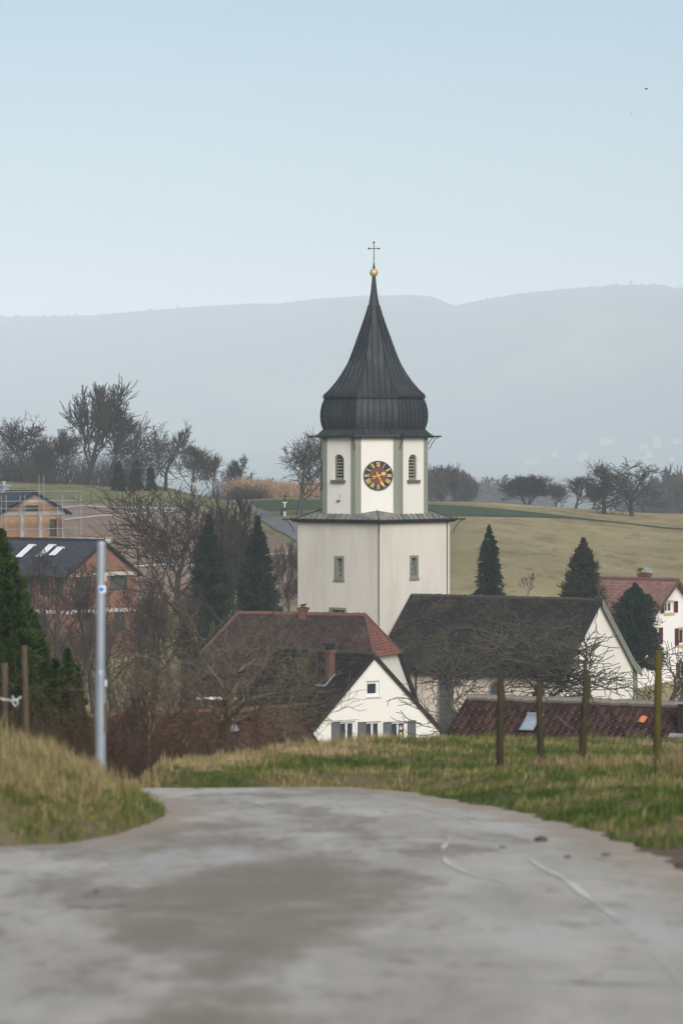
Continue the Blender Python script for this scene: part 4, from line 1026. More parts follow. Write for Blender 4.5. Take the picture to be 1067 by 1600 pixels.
for x0, x1, y0, y1 in ((27, 54, 854, 873), (60, 85, 854, 872), (81, 97, 858, 870)):
    ua, va = b2.roof_uv(x0+3, y1); ub, vb = b2.roof_uv(x1-3, y0)
    cx_ = (ua+ub)/2; skylight(b2, cx_-.38, cx_+.38, va, vb, 'sticker', 'winwhite', .12)
zH = float(tz(xat(50, 375), 375)) - .5; apex = at(51.5, 768.5, 372.0); th = R(-47); Lh = 12.0
A = apex - Vector((math.cos(th), math.sin(th), 0))*Lh
b1 = House('brick_house', A, th, Lh, 3.95, apex.z-1.85-zH, apex.z-zH, zH, 'tan block house shell with white gable beams beside scaffolding, highest on the slope', 'house', 'brick houses under construction', 't_anth', 'brick_tan', None, .55, .4)
wr = [uv2(b1, 'r', 38, 61, 790, 799), uv2(b1, 'r', 78, 90, 811.5, 838)]
b1.walls({'r': [rect(*q) for q in wr]}); b1.roof(.35, .4, 'pan', .03, mridge='t_anth', jit=.004, verge='dark')
O, e, u, n = b1.axes('r')
for q in wr:
    f = MB().panel(rect(*q), [rect(q[0]+.08, q[1]-.08, q[2]+.08, q[3]-.08)], O - n*.12, e, u, n, .08).build('window', M['dark'], b1.root)
    MB().prism(rect(q[0]+.03, q[1]-.03, q[2]+.03, q[3]-.03), O, e, u, n, -.21, -.18).build('pane', M['glass3'], f)
h_, HE, HR = b1.h, b1.HE, b1.HR
MB().prism([(-h_, HE-.05), (-h_+.75, HE-.05), (.0, HR-.42), (0, HR-.05)], O, e, u, n, .0, .06).build('gable_beam', M['concrete'], b1.root)
MB().prism([(h_, HE-.05), (0, HR-.05), (0, HR-.42), (h_-.75, HE-.05)], O, e, u, n, .0, .062).build('gable_beam', M['concrete'], b1.root)
MB().prism(rect(-h_-.02, h_+.02, HE-.42, HE-.06), O, e, u, n, 0, .05).build('ring_beam', M['concrete'], b1.root)
MB().prism(rect(-1.3, 1.3, HR-1.02, HR-.78), O, e, u, n, 0, .05).build('collar_beam', M['concrete'], b1.root)
for px in (35, 64):
    a, b = b1.wall_uv('r', px, 820); MB().prism(rect(a-.16, a+.16, b-2, HE-.42), O, e, u, n, 0, .045).build('concrete_column', M['concrete'], b1.root)
a, b = b1.wall_uv('r', 94, 825); MB().prism(rect(a-.45, a+.3, b-1.6, HE-.42), O, e, u, n, 0, .03).build('corner_brickwork', M['brick_or'], b1.root)
x = ridge_x(b1, 6); mb = MB(); mb.box(x-.45, x+.45, -.35, .35, b1.HR-.5, b1.HR+.5); mb.box(x-.6, x+.6, -.5, .5, b1.HR+.5, b1.HR+.68); mb.tube([(x+.1, 0, b1.HR+.68), (x+.1, 0, b1.HR+1.0)], .16, 8); mb.build('chimney', M['alu'], b1.root)
sc = empty('scaffold', b1.org, b1.th, 'thin steel scaffold standing in front of the tan brick house shell', 'scaffold')
X1 = b1.L/2 + 1.0
for k, yy in enumerate(np.linspace(-4.6, 4.6, 5)):
    for xx in (X1, X1+.75): MB().tube([(xx, yy, -2), (xx, yy, b1.HR-.3 if k != 2 else b1.HR+1.6)], .035, 5).build('pole', M['galv'], sc)
for zz in (HE-2.6, HE-.6, HE+1.0):
    for xx in (X1, X1+.75): MB().tube([(xx, -4.8, zz+.9), (xx, 4.8, zz+.9)], .03, 5).build('rail', M['galv'], sc)
    MB().box(X1, X1+.75, -4.8, 4.8, zz-.03, zz+.02).build('deck', M['galv'], sc)
# concrete slab of a third plot
p = G(118, 846, 290); ms = MB(); ms.box(-3.2, 3.6, -1.5, 1.5, -.6, .35); o = ms.build('concrete_slab', M['concrete']); o.location = (p.x, p.y, p.z); tag(o, 'pale concrete foundation slab on bare soil behind the grey roof ridge', 'foundation slab')
# ------------------------------------------------------------------ trees
def tubes_np(lines, sides):
    """lines: list of (pts (n,3), radii (n)); grouped by length into one vertex / face batch."""
    V = []; F = []; off = 0; by = {}
    for p, r in lines: by.setdefault(len(p), []).append((p, r))
    for n, L in by.items():
        Pn = np.array([l[0] for l in L], float); Rn = np.array([l[1] for l in L], float); B = len(L)
        t = np.gradient(Pn, axis=1); t /= np.linalg.norm(t, axis=2, keepdims=True)+1e-9
        ref = np.where(np.abs(t[..., 2:3]) < .85, np.array([0, 0, 1.0]), np.array([1.0, 0, 0]))
        a = np.cross(t, ref); a /= np.linalg.norm(a, axis=2, keepdims=True)+1e-9; b = np.cross(t, a)
        q = 2*np.pi*np.arange(sides)/sides
        ring = Pn[:, :, None] + (a[:, :, None]*np.cos(q)[None, None, :, None] + b[:, :, None]*np.sin(q)[None, None, :, None])*Rn[:, :, None, None]
        V.append(ring.reshape(-1, 3)); idx = off + np.arange(B*n*sides).reshape(B, n, sides)
        nx = np.roll(idx, -1, 2); F.append(np.stack([idx[:, :-1], nx[:, :-1], nx[:, 1:], idx[:, 1:]], -1).reshape(-1, 4)); off += B*n*sides
    return np.concatenate(V), np.concatenate(F)
def unit(v): return v/(np.linalg.norm(v)+1e-9)
def perp(rg, d):
    v = rg.normal(size=3); return unit(v - d*np.dot(v, d))
RT = (1.0, 1.0, 1.12, 1.35, 1.35, 1.2, 1.0)
def grow_tree(seed, H, r0, crown=1.0, fork=.25, levels=5, wig=.16, up=.12, spread=50, kids=(5, 6, 5, 4, 3), ratio=.62, stems=1, droop=0.0, twig=.012, lean=0.0, rk=.44):
    """A leafless tree: every branch a wandering polyline that throws side branches; scaled to height H and half width crown."""
    rg = np.random.default_rng(seed); L = [[] for _ in range(levels+1)]
    def branch(p, d, length, r, lv):
        n = (7, 6, 5, 5, 4, 3, 3)[lv]; pts = [p]; seg = length/(n-1); dirs = [d]
        for i in range(n-1):
            d = unit(d + rg.normal(0, wig*(1+.12*lv), 3) + np.array([0, 0, up*(1 if lv < 4 else .6)]) - np.array([0, 0, droop*lv*.5]))
            p = p + d*seg*(.85+.3*rg.random()); pts.append(p); dirs.append(d)
        rad = r*np.linspace(1, (.42, .25, .25, .3, .5, .5, .5)[lv], n); rad = np.maximum(rad, twig*(1.0 if lv < 5 else .8))
        L[lv].append((np.array(pts), rad))
        if lv >= levels: return
        k = kids[min(lv, len(kids)-1)]
        for j in range(k):
            t = (fork if lv == 0 else .22) + (1-(fork if lv == 0 else .22))*(j+rg.random()*.8)/k; t = min(t, .98)
            f = t*(n-1); i = int(f); q = pts[i] + (pts[min(i+1, n-1)]-pts[i])*(f-i)
            ang = R(spread*(1.1-.45*t) + rg.normal(0, 9)); dd = unit(dirs[i]*math.cos(ang) + perp(rg, dirs[i])*math.sin(ang))
            branch(q, dd, length*RT[lv]*ratio*(1.08-.28*t)*(.72+.56*rg.random()), max(twig, rad[i]*(rk if lv else max(.5, rk))*(1-.25*t)), lv+1)
        if lv >= 0:                                       # the leader goes on
            branch(pts[-1], dirs[-1], length*ratio*RT[lv]*.72, rad[-1], lv+1)
    for s_ in range(stems):
        a = rg.random()*6.28; d0 = unit(np.array([math.cos(a)*(.32 if stems > 1 else 0)+lean, math.sin(a)*(.32 if stems > 1 else 0), 1.0]))
        branch(np.array([math.cos(a), math.sin(a), 0])*(r0*.25 if stems > 1 else 0), d0, 1.0, r0/(H*.45)*(1 if stems == 1 else .65), 0)
    pts = np.concatenate([l[0] for lv in L for l in lv]); top = np.percentile(pts[:, 2], 99.7); half = np.percentile(np.abs(pts[:, 0]-pts[:, 0].mean()*.0), 96)
    sz = H/top; sx = min(max(crown/half, .62*sz), 1.7*sz); out_ = []
    for lv in L: out_.append([(p*np.array([sx, sx, sz]) , np.maximum(r*H*.45, twig)) for p, r in lv])
    # keep the bole straight-sided: sideways scaling only where the crown is
    return out_
def tree_meshes(kind, seed, H, r0, bark, tw, up0=0.0, **k):
    L = grow_tree(seed, H, r0, twig=tw, **k)
    if up0: L = [[(p + np.array([0, 0, up0]), r) for p, r in lv] for lv in L]
    L[0] = [(np.concatenate([[p[0]-np.array([0, 0, .6+up0])], p]), np.concatenate([[r[0]*1.35], r])) for p, r in L[0]]
    V, F = tubes_np(L[0]+L[1], 6); a = mesh_np('trunk', V, [F]); smooth(a); a.materials.append(bark)
    V2 = []; F2 = []; o = 0
    for lv, s_ in ((2, 5), (3, 4)) + tuple((i, 3) for i in range(4, len(L))):
        if lv < len(L) and L[lv]:
            v, f = tubes_np(L[lv], s_); V2.append(v); F2.append(f+o); o += len(v)
    c = mesh_np('crown', np.concatenate(V2), F2); c.materials.append(bark)
    return a, c
def place_tree(name, meshes, loc, rz, label, cat='tree', group=None, sc=(1, 1, 1), parts=('trunk', 'crown')):
    t = empty(name, loc, rz, label, cat, group); t.scale = sc
    for nm, me in zip(parts, meshes):
        o = link(nm, me, None, t)
    return t
def base(px, D, dz=-.1): p = g(px, D); p.z += dz; return p
def hgt(pytop, px, D): return at(px, pytop, D).z - float(tz(xat(px, D), D)) + .1
def hero(name, px, D, ytop, wpx, seed, r0, bark, label, cat='tree', group=None, tw=None, lean=0.0, rz=None, dz=-.1, yfork=None, **k):
    H = hgt(ytop, px, D)
 
    up0 = 0.0
    if yfork: up0 = hgt(yfork, px, D); H -= up0; k['fork'] = k.pop('fk', .22)
    m_ = tree_meshes(name, seed, H, r0, M[bark], up0=up0, tw=tw or (D*5.5e-5 if k.get('levels') == 4 else D*2.1e-5), crown=wpx/FPX*D/2, lean=lean, **k)
    return place_tree(name, m_, base(px, D, dz), rz if rz is not None else random.random()*.6, label, cat, group)

FR = dict(levels=5, wig=.13, up=.10, spread=52, kids=(6, 4, 3, 2, 1), ratio=.67, fork=.28)         # fruit tree, round crown
ASH = dict(levels=5, wig=.10, up=.13, spread=46, kids=(7, 4, 3, 2, 1), ratio=.65, fork=.22)       # taller, ascending limbs
GN = dict(levels=5, wig=.20, up=.07, spread=56, kids=(6, 4, 3, 2, 1), ratio=.67, fork=.25)        # gnarled walnut
# crest on the left
hero('bare_tree', 35, 492, 652, 86, 3, 0.26, 'bark', 'wide low bare tree on the grassy crest at the far left end of the row', 'tree', None, **FR)
hero('bare_tree', 68, 496, 682, 46, 4, 0.16, 'bark', 'thin bare tree between the low wide tree and the tallest trees on the crest', 'tree', None, **ASH)
hero('bare_tree', 105, 490, 672, 60, 5, 0.20, 'bark', 'mid sized bare tree just left of the tallest tree on the crest', 'tree', None, **ASH)
hero('bare_tree', 138, 500, 599, 100, 6, 0.45, 'bark', 'tallest bare tree on the left crest with a dense high crown', 'tree', None, **ASH)
hero('bare_tree', 168, 494, 622, 112, 17, 0.36, 'bark', 'spreading bare tree right of the tallest one, its limbs reaching to the right', 'tree', None, lean=.10, **FR)
hero('bare_tree', 258, 478, 661, 76, 9, 0.26, 'bark', 'round crowned bare tree alone on the sky line, right of the small conifers', 'tree', None, **GN)
hero('bare_tree', 300, 474, 694, 60, 12, 0.19, 'bark_warm', 'brownish bare tree at the edge of the crest, behind the large near tree', 'tree', None, **ASH)
hero('bare_tree', 334, 480, 708, 52, 14, 0.16, 'bark_warm', 'small brownish bare tree on the crest, near the top of the lane', 'tree', None, **ASH)
hero('bare_tree', 377, 500, 712, 44, 16, 0.14, 'bark', 'small upright bare tree beyond the lane beside the reeds', 'tree', None, **ASH)
hero('bare_tree', 466, 398, 677, 116, 21, 0.30, 'bark_grey', 'lone spreading bare tree in the green field, left of the belfry', 'tree', None, **FR)
# crest on the right
rw = tree_meshes('bare_tree', 31, 13.0, .24, M['bark_grey'], .015, crown=3.0, stems=2, **dict(ASH, kids=(5, 3, 2, 2, 1), up=.2, spread=38))
rw2 = tree_meshes('bare_tree', 32, 13.0, .22, M['bark_grey'], .015, crown=2.8, stems=2, **dict(ASH, kids=(5, 3, 2, 2, 1), up=.2, spread=38))
for i, (px, yt, D) in enumerate(((664, 734, 640), (676, 730, 660), (690, 727, 650), (705, 728, 640), (719, 734, 660), (735, 742, 650))):
    H = hgt(yt, px, D); s_ = H/13.0
    place_tree('bare_tree', rw if i % 2 else rw2, base(px, D), i*1.9, ('grey bare tree touching the right edge of the belfry', 'second grey bare tree right of the belfry in the close row', 'tallest middle tree of the close grey row right of the belfry', 'fourth grey bare tree right of the belfry in the close row', 'fifth grey bare tree of the close row right of the belfry', 'last and lowest grey bare tree of the close row right of the belfry')[i], 'tree', 'row of bare trees beside the belfry', (s_, s_, s_))
hero('bare_tree', 824, 505, 742, 92, 41, 0.24, 'bark', 'broad low bare tree with many stems, midway along the right crest', 'tree', None, stems=4, **FR)
hero('bare_tree', 868, 520, 756, 40, 42, 0.14, 'bark_warm', 'small rounded bare tree against the right side of the broad low one', 'tree', None, stems=2, **FR)
hero('bare_tree', 899, 500, 737, 62, 43, 0.19, 'bark', 'upright bare tree left of the two large crooked ones on the right crest', 'tree', None, **ASH)
hero('bare_tree', 943, 478, 722, 72, 44, 0.29, 'bark', 'left one of two large crooked bare trees on the right crest', 'tree', None, **GN)
hero('bare_tree', 987, 476, 720, 82, 45, 0.30, 'bark', 'right one of two large crooked bare trees on the right crest', 'tree', None, **GN)
hero('bare_tree', 925, 530, 752, 40, 46, 0.13, 'bark_warm', 'small brownish bare tree behind the two large crooked ones', 'tree', None, stems=2, **ASH)
for i, (px, yt, D) in enumerate(((1012, 752, 800), (1028, 745, 840), (1046, 733, 860), (1060, 741, 820), (1080, 736, 850))):
    H = hgt(yt, px, D); s_ = H/13.0
    place_tree('bare_tree', rw2 if i % 2 else rw, base(px, D), i*2.3, ('pale hazy bare tree just right of the large crooked crest trees', 'second pale hazy bare tree right of the crooked crest trees', 'tallest pale hazy bare tree at the right edge, beyond the crest', 'pale hazy bare tree half overlapping the tallest hazy one', 'outermost pale hazy bare tree at the right edge')[i], 'tree', 'hazy trees beyond the crest', (s_, s_, s_))
fr_ = tree_meshes('bare_tree', 33, 13.0, .3, M['bark'], .035, crown=5.0, levels=4, wig=.13, up=.14, spread=48, kids=(6, 4, 3, 1), ratio=.62, fork=.15, stems=2)
for i in range(24):
    D = 1500 + 500*random.random(); px = random.choice([random.uniform(735, 905), random.uniform(735, 880), random.uniform(990, 1090), random.uniform(640, 720), random.uniform(360, 420)])
    yt = random.uniform(742, 762); H = hgt(yt, px, D); s_ = H/13.0
    place_tree('hazy_tree', fr_, base(px, D), i*1.7, 'faint bluish bare tree far behind the crest', 'tree', 'faint trees in the valley', (s_*1.0, s_*1.0, s_))

# middle ground
hero('bare_tree', 291, 262, 757, 215, 51, 0.37, 'bark', 'large dark bare tree with long ascending limbs beside the two dark cypresses', 'tree', None, levels=5, wig=.15, up=.13, spread=52, kids=(9, 4, 3, 2, 1), ratio=.64, yfork=1000, fk=.3)
hero('bare_tree', 380, 275, 772, 80, 52, 0.19, 'bark', 'slender bare tree rising between the two dark cypresses', 'tree', None, levels=5, stems=2, wig=.12, up=.18, spread=42, kids=(6, 3, 3, 2, 1), ratio=.62, fork=.3)
hero('bare_tree', 452, 300, 846, 44, 53, 0.14, 'bark', 'small dense bare tree close to the left edge of the church tower', 'tree', None, **FR)
for i, (px, D, yt, w, sd, lb) in enumerate(((92, 172, 858, 120, 61, 'spreading bare tree in front of the orange brick house'), (148, 190, 880, 90, 62, 'bare tree behind the metal pole, under the brick gable'),
        (205, 176, 890, 105, 63, 'dense twiggy bare tree just right of the metal pole'), (238, 158, 930, 95, 64, 'low twiggy bare tree below the large dark tree, over the red roof'), (178, 150, 955, 100, 66, 'low bare tree right of the metal pole, over the red roof ridge'), (268, 200, 905, 90, 65, 'bare tree under the large dark tree, left of the broad brown roof'),
        (60, 150, 980, 100, 67, 'low bare tree half hidden behind the big evergreen'), (122, 142, 968, 95, 68, 'low bare tree left of the metal pole above the red roof'))):
    hero('bare_tree', px, D, yt, w*1.25, sd, .18 if i else .24, 'bark_warm' if i % 3 else 'bark', lb, 'tree', None, yfork=1120, **dict(ASH, spread=58, ratio=.60, kids=(6, 4, 3, 3, 1)))
hero('fruit_tree', 345, 68, 946, 300, 71, .12, 'bark_lich', 'near bare fruit tree with yellow lichen, in front of the broad brown roof', 'tree', None, tw=.0064, levels=4, wig=.20, up=.05, spread=60, kids=(8, 3, 3, 1), ratio=.78, rk=.68, yfork=1185)
hero('fruit_tree', 447, 90, 1005, 150, 73, .055, 'bark_lich', 'small bare fruit tree with yellow lichen before the white gable', 'tree', None, tw=.0055, levels=4, wig=.20, up=.05, spread=58, kids=(5, 3, 3, 2), ratio=.76, rk=.64, yfork=1180)
hero('fruit_tree', 232, 84, 1005, 140, 74, .05, 'bark_lich', 'small pale twigged bare tree right of the metal pole', 'tree', None, tw=.0055, levels=4, wig=.20, up=.05, spread=58, kids=(5, 3, 3, 2), ratio=.76, rk=.64, yfork=1180)
GW = dict(levels=4, wig=.24, up=.05, spread=60, kids=(6, 4, 3, 2), ratio=.74, rk=.62)
hero('walnut_tree', 705, 158, 1003, 150, 81, .14, 'bark_wal', 'gnarled bare walnut in front of the arched church window', 'tree', None, yfork=1150, **GW)
hero('walnut_tree', 832, 162, 962, 250, 82, .22, 'bark_wal', 'gnarled bare walnut in front of the long church roof', 'tree', None, yfork=1140, **GW)
hero('walnut_tree', 925, 158, 968, 220, 83, .22, 'bark_wal', 'gnarled bare walnut spread against the white church gable', 'tree', None, yfork=1140, **GW)
hero('walnut_tree', 1046, 170, 1000, 130, 84, .18, 'bark_wal', 'gnarled bare tree in front of the house with burgundy shutters', 'tree', None, yfork=1140, **GW)
hero('sapling', 823, 305, 893, 22, 91, .05, 'bark_grey', 'thin pale sapling alone in the pasture above the church roof', 'sapling', None, tw=.012, levels=3, wig=.1, up=.2, spread=40, kids=(5, 4, 3), ratio=.5, fork=.5)

# evergreens
def sprays(P, D, L, W, rg, tint=None):
    """pointed two-face sprays at P along D"""
    n = len(P); D = D/(np.linalg.norm(D, axis=1, keepdims=True)+1e-9); r = rg.normal(size=(n, 3)); s_ = np.cross(D, r); s_ /= np.linalg.norm(s_, axis=1, keepdims=True)+1e-9
    nn = np.cross(D, s_); L = L[:, None]; W = W[:, None]
    V = np.stack([P, P + D*L*.45 + s_*W + nn*W*.3, P + D*L, P + D*L*.45 - s_*W + nn*W*.3], 1).reshape(-1, 3)
    return V, np.arange(n*4).reshape(n, 4)
def conifer(seed, H, Rad, prof, nb, per, outw, upw, L, W, droop=0.0, inner=.25, clear=.02, rag=.68):
    rg = np.random.default_rng(seed)
    t = clear + (1-clear)*rg.random(nb)**.95; a = rg.random(nb)*2*np.pi; rm = Rad*np.interp(t, prof[0], prof[1])*(rag + (1.1-rag)*rg.random(nb)) + .02
    P = []; Dn = []
    for k in range(per):
        s_ = inner + (1-inner)*rg.random(nb)**.7
        jit = rg.normal(0, 1, (nb, 3))*(.01*Rad + .075*rm[:, None])
        ca, sa = np.cos(a), np.sin(a)
        pos = np.stack([ca*rm*s_, sa*rm*s_, t*H*.97 + (upw*.45*s_ - droop*s_**2)*rm*(1-t)**.5], 1) + jit
        d = np.stack([ca*outw, sa*outw, np.full(nb, upw) - droop*s_], 1) + rg.normal(0, .38, (nb, 3))
        P.append(pos); Dn.append(d)
    P = np.concatenate(P); Dn = np.concatenate(Dn); n = len(P)
    V, F = sprays(P, Dn, L*(.6+.8*rg.random(n))*np.tile(1-.6*np.clip((t-.85)/.13, 0, 1), per), W*(.6+.8*rg.random(n)), rg)
    return V, F
def ever(name, px, D, ytop, wpx, seed, mat_, label, prof, nb, per, outw, upw, L, W, droop=0.0, dz=-.1, lobes=None, inner=.25, clear=.02, rag=.68):
    H = hgt(ytop, px, D); Rad = wpx/FPX*D/2
    V, F = conifer(seed, H, Rad, prof, nb, per, outw, upw, L, W, droop, inner, clear, rag); Vs = [V]; Fs = [F]; o = len(V)
    for q, (dx, dd, yt, w) in enumerate(lobes or ()):
        H2 = hgt(yt, px, D); V, F = conifer(seed+q+1, H2, w/FPX*D/2, prof, nb//2, per, outw, upw, L, W, droop, inner, clear, rag); V = V + np.array([dx/FPX*D, dd, 0]); Vs.append(V); Fs.append(F+o); o += len(V)
    cr = mesh_np('crown', np.concatenate(Vs), Fs); cr.materials.append(M[mat_])
    tr = MB().tube([(0, 0, -.5), (0, 0, H*.5), (0, 0, H*.93)], [Rad*.09+.05, Rad*.06+.03, .02], 6).mesh('trunk'); tr.materials.append(M['bark'])
    return place_tree(name, (tr, cr), base(px, D, dz), 0.0, label, 'tree')
CONE = ([0, .3, .55, .75, .9, 1], [.9, 1.0, .82, .5, .2, .01])
CYP = ([0, .38, .53, .69, .84, .93, 1], [.9, 1, .9, .68, .36, .14, .0])
THU = ([0, .64, .725, .81, .9, .96, 1], [1, .92, .76, .58, .32, .12, .0])
PIN = ([0, .71, .81, .917, .97, 1], [1, 1, .76, .36, .10, .0])
YEW = ([0, .725, .8, .87, .944, .98, 1], [1.1, .95, .72, .55, .30, .11, .0])
SPF = ([0, .1, .5, .85, 1], [.9, 1, .55, .16, 0])
SPR = ([0, .54, .62, .74, .857, .95, 1], [1, 1, .88, .62, .36, .08, .0])
ever('cypress', 327, 243, 795, 104, 101, 'cypress', 'taller left one of two dark cypresses beside the broad brown roof', CYP, 420, 62, .55, .8, .34, .045, clear=.3, rag=.34)
ever('cypress', 403, 247, 797, 84, 102, 'cypress', 'narrower right one of two dark cypresses, close to the church tower', CYP, 360, 62, .55, .8, .34, .045, clear=.3, rag=.34)
ever('spruce', 764, 272, 813, 46, 103, 'spruce', 'slim dark spruce standing behind the church roof in the pasture', SPR, 230, 60, 1.0, .05, .30, .04, droop=.7, inner=.06, clear=.4, rag=.35)
ever('thuja', 911, 263, 834, 72, 104, 'olive', 'broad olive green conical conifer at the right end of the church roof', THU, 300, 62, .6, .6, .32, .045, clear=.4, rag=.34)
ever('pine', 992, 255, 906, 78, 105, 'pine', 'dense blue green conifer between the church gable and the burgundy shuttered house', PIN, 300, 60, .7, .5, .30, .042, rag=.36, lobes=((18, .6, 965, 46), (-10, -.3, 942, 44)), clear=.45)
ever('young_conifer', 955, 258, 985, 34, 106, 'pine', 'small dark conifer tucked behind the church gable verge', CONE, 400, 22, .7, .5, .30, .045, clear=.3)
ever('young_conifer', 185, 470, 720, 22, 107, 'spruce', 'leftmost of the small conifers at the foot of the tallest crest trees', SPF, 90, 40, .9, .15, .4, .06, rag=.4)
ever('young_conifer', 213, 472, 718, 20, 108, 'spruce', 'middle one of the small conifers on the left crest', SPF, 90, 40, .9, .15, .4, .06, rag=.4)
ever('young_conifer', 236, 475, 728, 17, 109, 'spruce', 'rightmost of the small conifers on the left crest, beside the round crowned tree', SPF, 80, 40, .9, .15, .4, .06, rag=.4)
ever('arborvitae', 2, 98, 810, 124, 111, 'yew', 'huge bushy dark evergreen at the left edge behind the two wooden posts', YEW, 640, 100, .6, .65, .20, .030, rag=.3,
     lobes=((50, .4, 950, 74), (104, .0, 1003, 44), (-60, 1, 860, 100), (74, .8, 1040, 110), (30, -.6, 905, 44), (12, -.5, 860, 34), (84, .2, 1020, 46), (38, -.5, 985, 60), (62, -.6, 1060, 70), (116, .1, 1030, 34), (-8, -.7, 950, 50)), clear=.42)

# reeds, undergrowth and brush
def thicket(name, spots, mat_, hl, n, wid, label_kind, rg, lean=.25):
    Ls = []
    for x, y, z, h in spots:
        for k in range(n):
            a = rg.random()*6.28; r = wid*rg.random()**.5; p = np.array([x+math.cos(a)*r, y+math.sin(a)*r, z-.1]); d = unit(np.array([math.cos(a)*lean*rg.random(), math.sin(a)*lean*rg.random(), 1]) + rg.normal(0, .16, 3))
            L = h*(.55+.5*rg.random()); q = [p]
            for i in range(3): d = unit(d + rg.normal(0, .16, 3)); q.append(q[-1] + d*L/3)
            Ls.append((np.array(q), np.array([1, .8, .55, .3])*hl))
            for j in range(3):
                i = rg.integers(1, 4); b_ = q[i]; dd = unit(d + rg.normal(0, .5, 3)); Ls.append((np.array([b_, b_ + dd*L*.16, b_ + unit(dd + rg.normal(0, .25, 3))*L*.3]), np.array([.6, .45, .3])*hl))
    V, F = tubes_np(Ls, 3); me = mesh_np(name, V, [F]); o = link(name, me, M[mat_]); return o
rg = np.random.default_rng(5)
tag(thicket('undergrowth', [(xat(px, D), D, float(tz(xat(px, D), D)), random.uniform(2.5, 5.2)) for px, D in [(random.uniform(-20, 225), random.uniform(486, 510)) for _ in range(120)]], 'bark', .03, 13, 1.6, '', rg), kind='stuff')
tag(thicket('reeds', [(xat(px, D), D, float(tz(xat(px, D), D)), random.uniform(1.3, 2.0)*(1 if px > 410 else 1.15)) for px, D in [(random.uniform(368, 505), random.uniform(470, 486)) for _ in range(170)]], 'reed', .05, 24, 1.2, '', rg, .3), kind='stuff')
for i, (px, D, h, lb) in enumerate(((90, 58, 1.7, 'brown leafless bush on the slope left of the metal pole'), (128, 60, 1.5, 'brown leafless bush close behind the metal pole'), (185, 57, 1.7, 'brown leafless bush right of the metal pole, below the dark chimney'),
        (225, 60, 1.6, 'brown leafless bush where the grass bank meets the red roof'), (262, 62, 1.5, 'brown leafless bush under the near fruit tree'), (55, 60, 1.8, 'brown leafless bush below the big evergreen'), (300, 66, 1.5, 'brown leafless bush at the foot of the near fruit tree'))):
    p = g(px, D); top_z = at(px, 1128 if i not in (3, 4, 6) else 1140, D).z; hh = max(h, (top_z-p.z)*1.15)
    bs = []; rg2 = np.random.default_rng(200+i); o = thicket('bush', [(0, 0, 0, hh)]*6, 'brush', .0085, 34, 1.1, '', rg2, .55)
    o.location = p; tag(o, lb, 'bush')
p = base(384, 462); o = thicket('bush', [(dx, 0, 0, 1.9) for dx in (-1.8, -.9, 0, .9, 1.8)], 'bark', .03, 70, 1.1, '', rg, .6); o.location = p; tag(o, 'low dark grey bush in front of the pale reeds beyond the lane', 'bush')
# ------------------------------------------------------------------ roadside: pole, posts, wires, wayside cross
def post(px, y0, y1, D, w, mat_, label, group, lean=0.0, top='flat', seed=0):
    b_ = at(px, y1, D); zt = at(px, y0, D).z; zg = float(tz(b_.x, D)); h = zt-zg; rg = random.Random(seed)
    r = w/FPX*D/2; mb = MB(); n = 9; pts = [(0, 0, -.35), (0, 0, h*.3), (lean*h*.5, 0, h*.65), (lean*h, 0, h)]
    mb.tube(pts, [r*1.06, r*1.02, r*.98, r*.93], n)
    mb.v = [(x*(1+rg.gauss(0, .035)), y*(1+rg.gauss(0, .035)), z) for x, y, z in mb.v]
    o = mb.build('fence_post', M[mat_]); smooth(o.data); o.location = (b_.x, D, zg); o.rotation_euler = (0, 0, rg.random()*.3)
    return tag(o, label, 'fence post', group)
gp = 'old wooden posts on the right bank'; gl = 'wooden posts on the left bank'
post(781, 1058, 1188, 49.5, 11, 'post_grey', 'dark wooden post in front of the left end of the red brown roof', gp, .01, seed=1)
post(844, 1068, 1184, 49, 11, 'post_grey', 'shortest dark wooden post, just right of the skylight', gp, -.02, seed=2)
post(910, 1056, 1202, 46.5, 12.5, 'post_grey', 'dark wooden post leaning right, with a tuft of dry grass at its foot', gp, .045, seed=3)
post(1026, 1016, 1204, 46, 12, 'post_yel', 'tallest post, yellow green with moss, at the right edge', gp, .01, seed=4)
post(8.5, 1036, 1140, 42, 10.5, 'post_brown', 'pale brown wooden post at the left edge with white string tied round it', gl, .0, seed=5)
post(42, 1009, 1158, 41, 9.5, 'post_brown', 'taller thin brown wooden post standing left of the metal pole', gl, -.02, seed=6)
def strand(pts, D, r, mat_, name, label, cat):
    P = [at(px, py, D) + Vector((0, dd, 0)) for px, py, dd in pts]; o0 = P[0].copy(); mb = MB(); mb.tube([p-o0 for p in P], r, 5); o = mb.build(name, M[mat_]); o.location = o0
    return tag(o, label, cat)
sg = [(3, 1090, -.1), (6, 1091.5, -.12), (10, 1092, -.12), (20, 1094, -.03), (28, 1093, 0), (34, 1088.5, 0)]
s_ = strand(sg, 41.85, .010, 'string', 'string', 'frayed white string knotted round the leftmost wooden post', 'string')
kn = MB(); P0 = at(3, 1090, 41.85)
for q in ([(20, 1094), (23, 1099), (26, 1103)], [(24, 1094), (22, 1088), (21, 1086)], [(26, 1093), (30, 1096), (29, 1101)]): kn.tube([at(x, y, 41.85)-P0 for x, y in q], .008, 5)
kn.build('knot', M['string'], s_)
for i, (pts, lb) in enumerate((([(785, 1078, 0), (797, 1112, .5), (812, 1140, 1)], 'slack fence wire hanging from the leftmost post of the right bank'), ([(851, 1088, 0), (870, 1122, .6), (903, 1150, 1.2)], 'slack fence wire sagging from the shortest dark post'), ([(917, 1082, 0), (940, 1112, .5), (962, 1140, 1)], 'slack fence wire sagging from the leaning dark post'))):
    strand(pts, (49.5, 49, 46.5)[i], .010, 'wire', 'fence_wire', lb, 'wire')
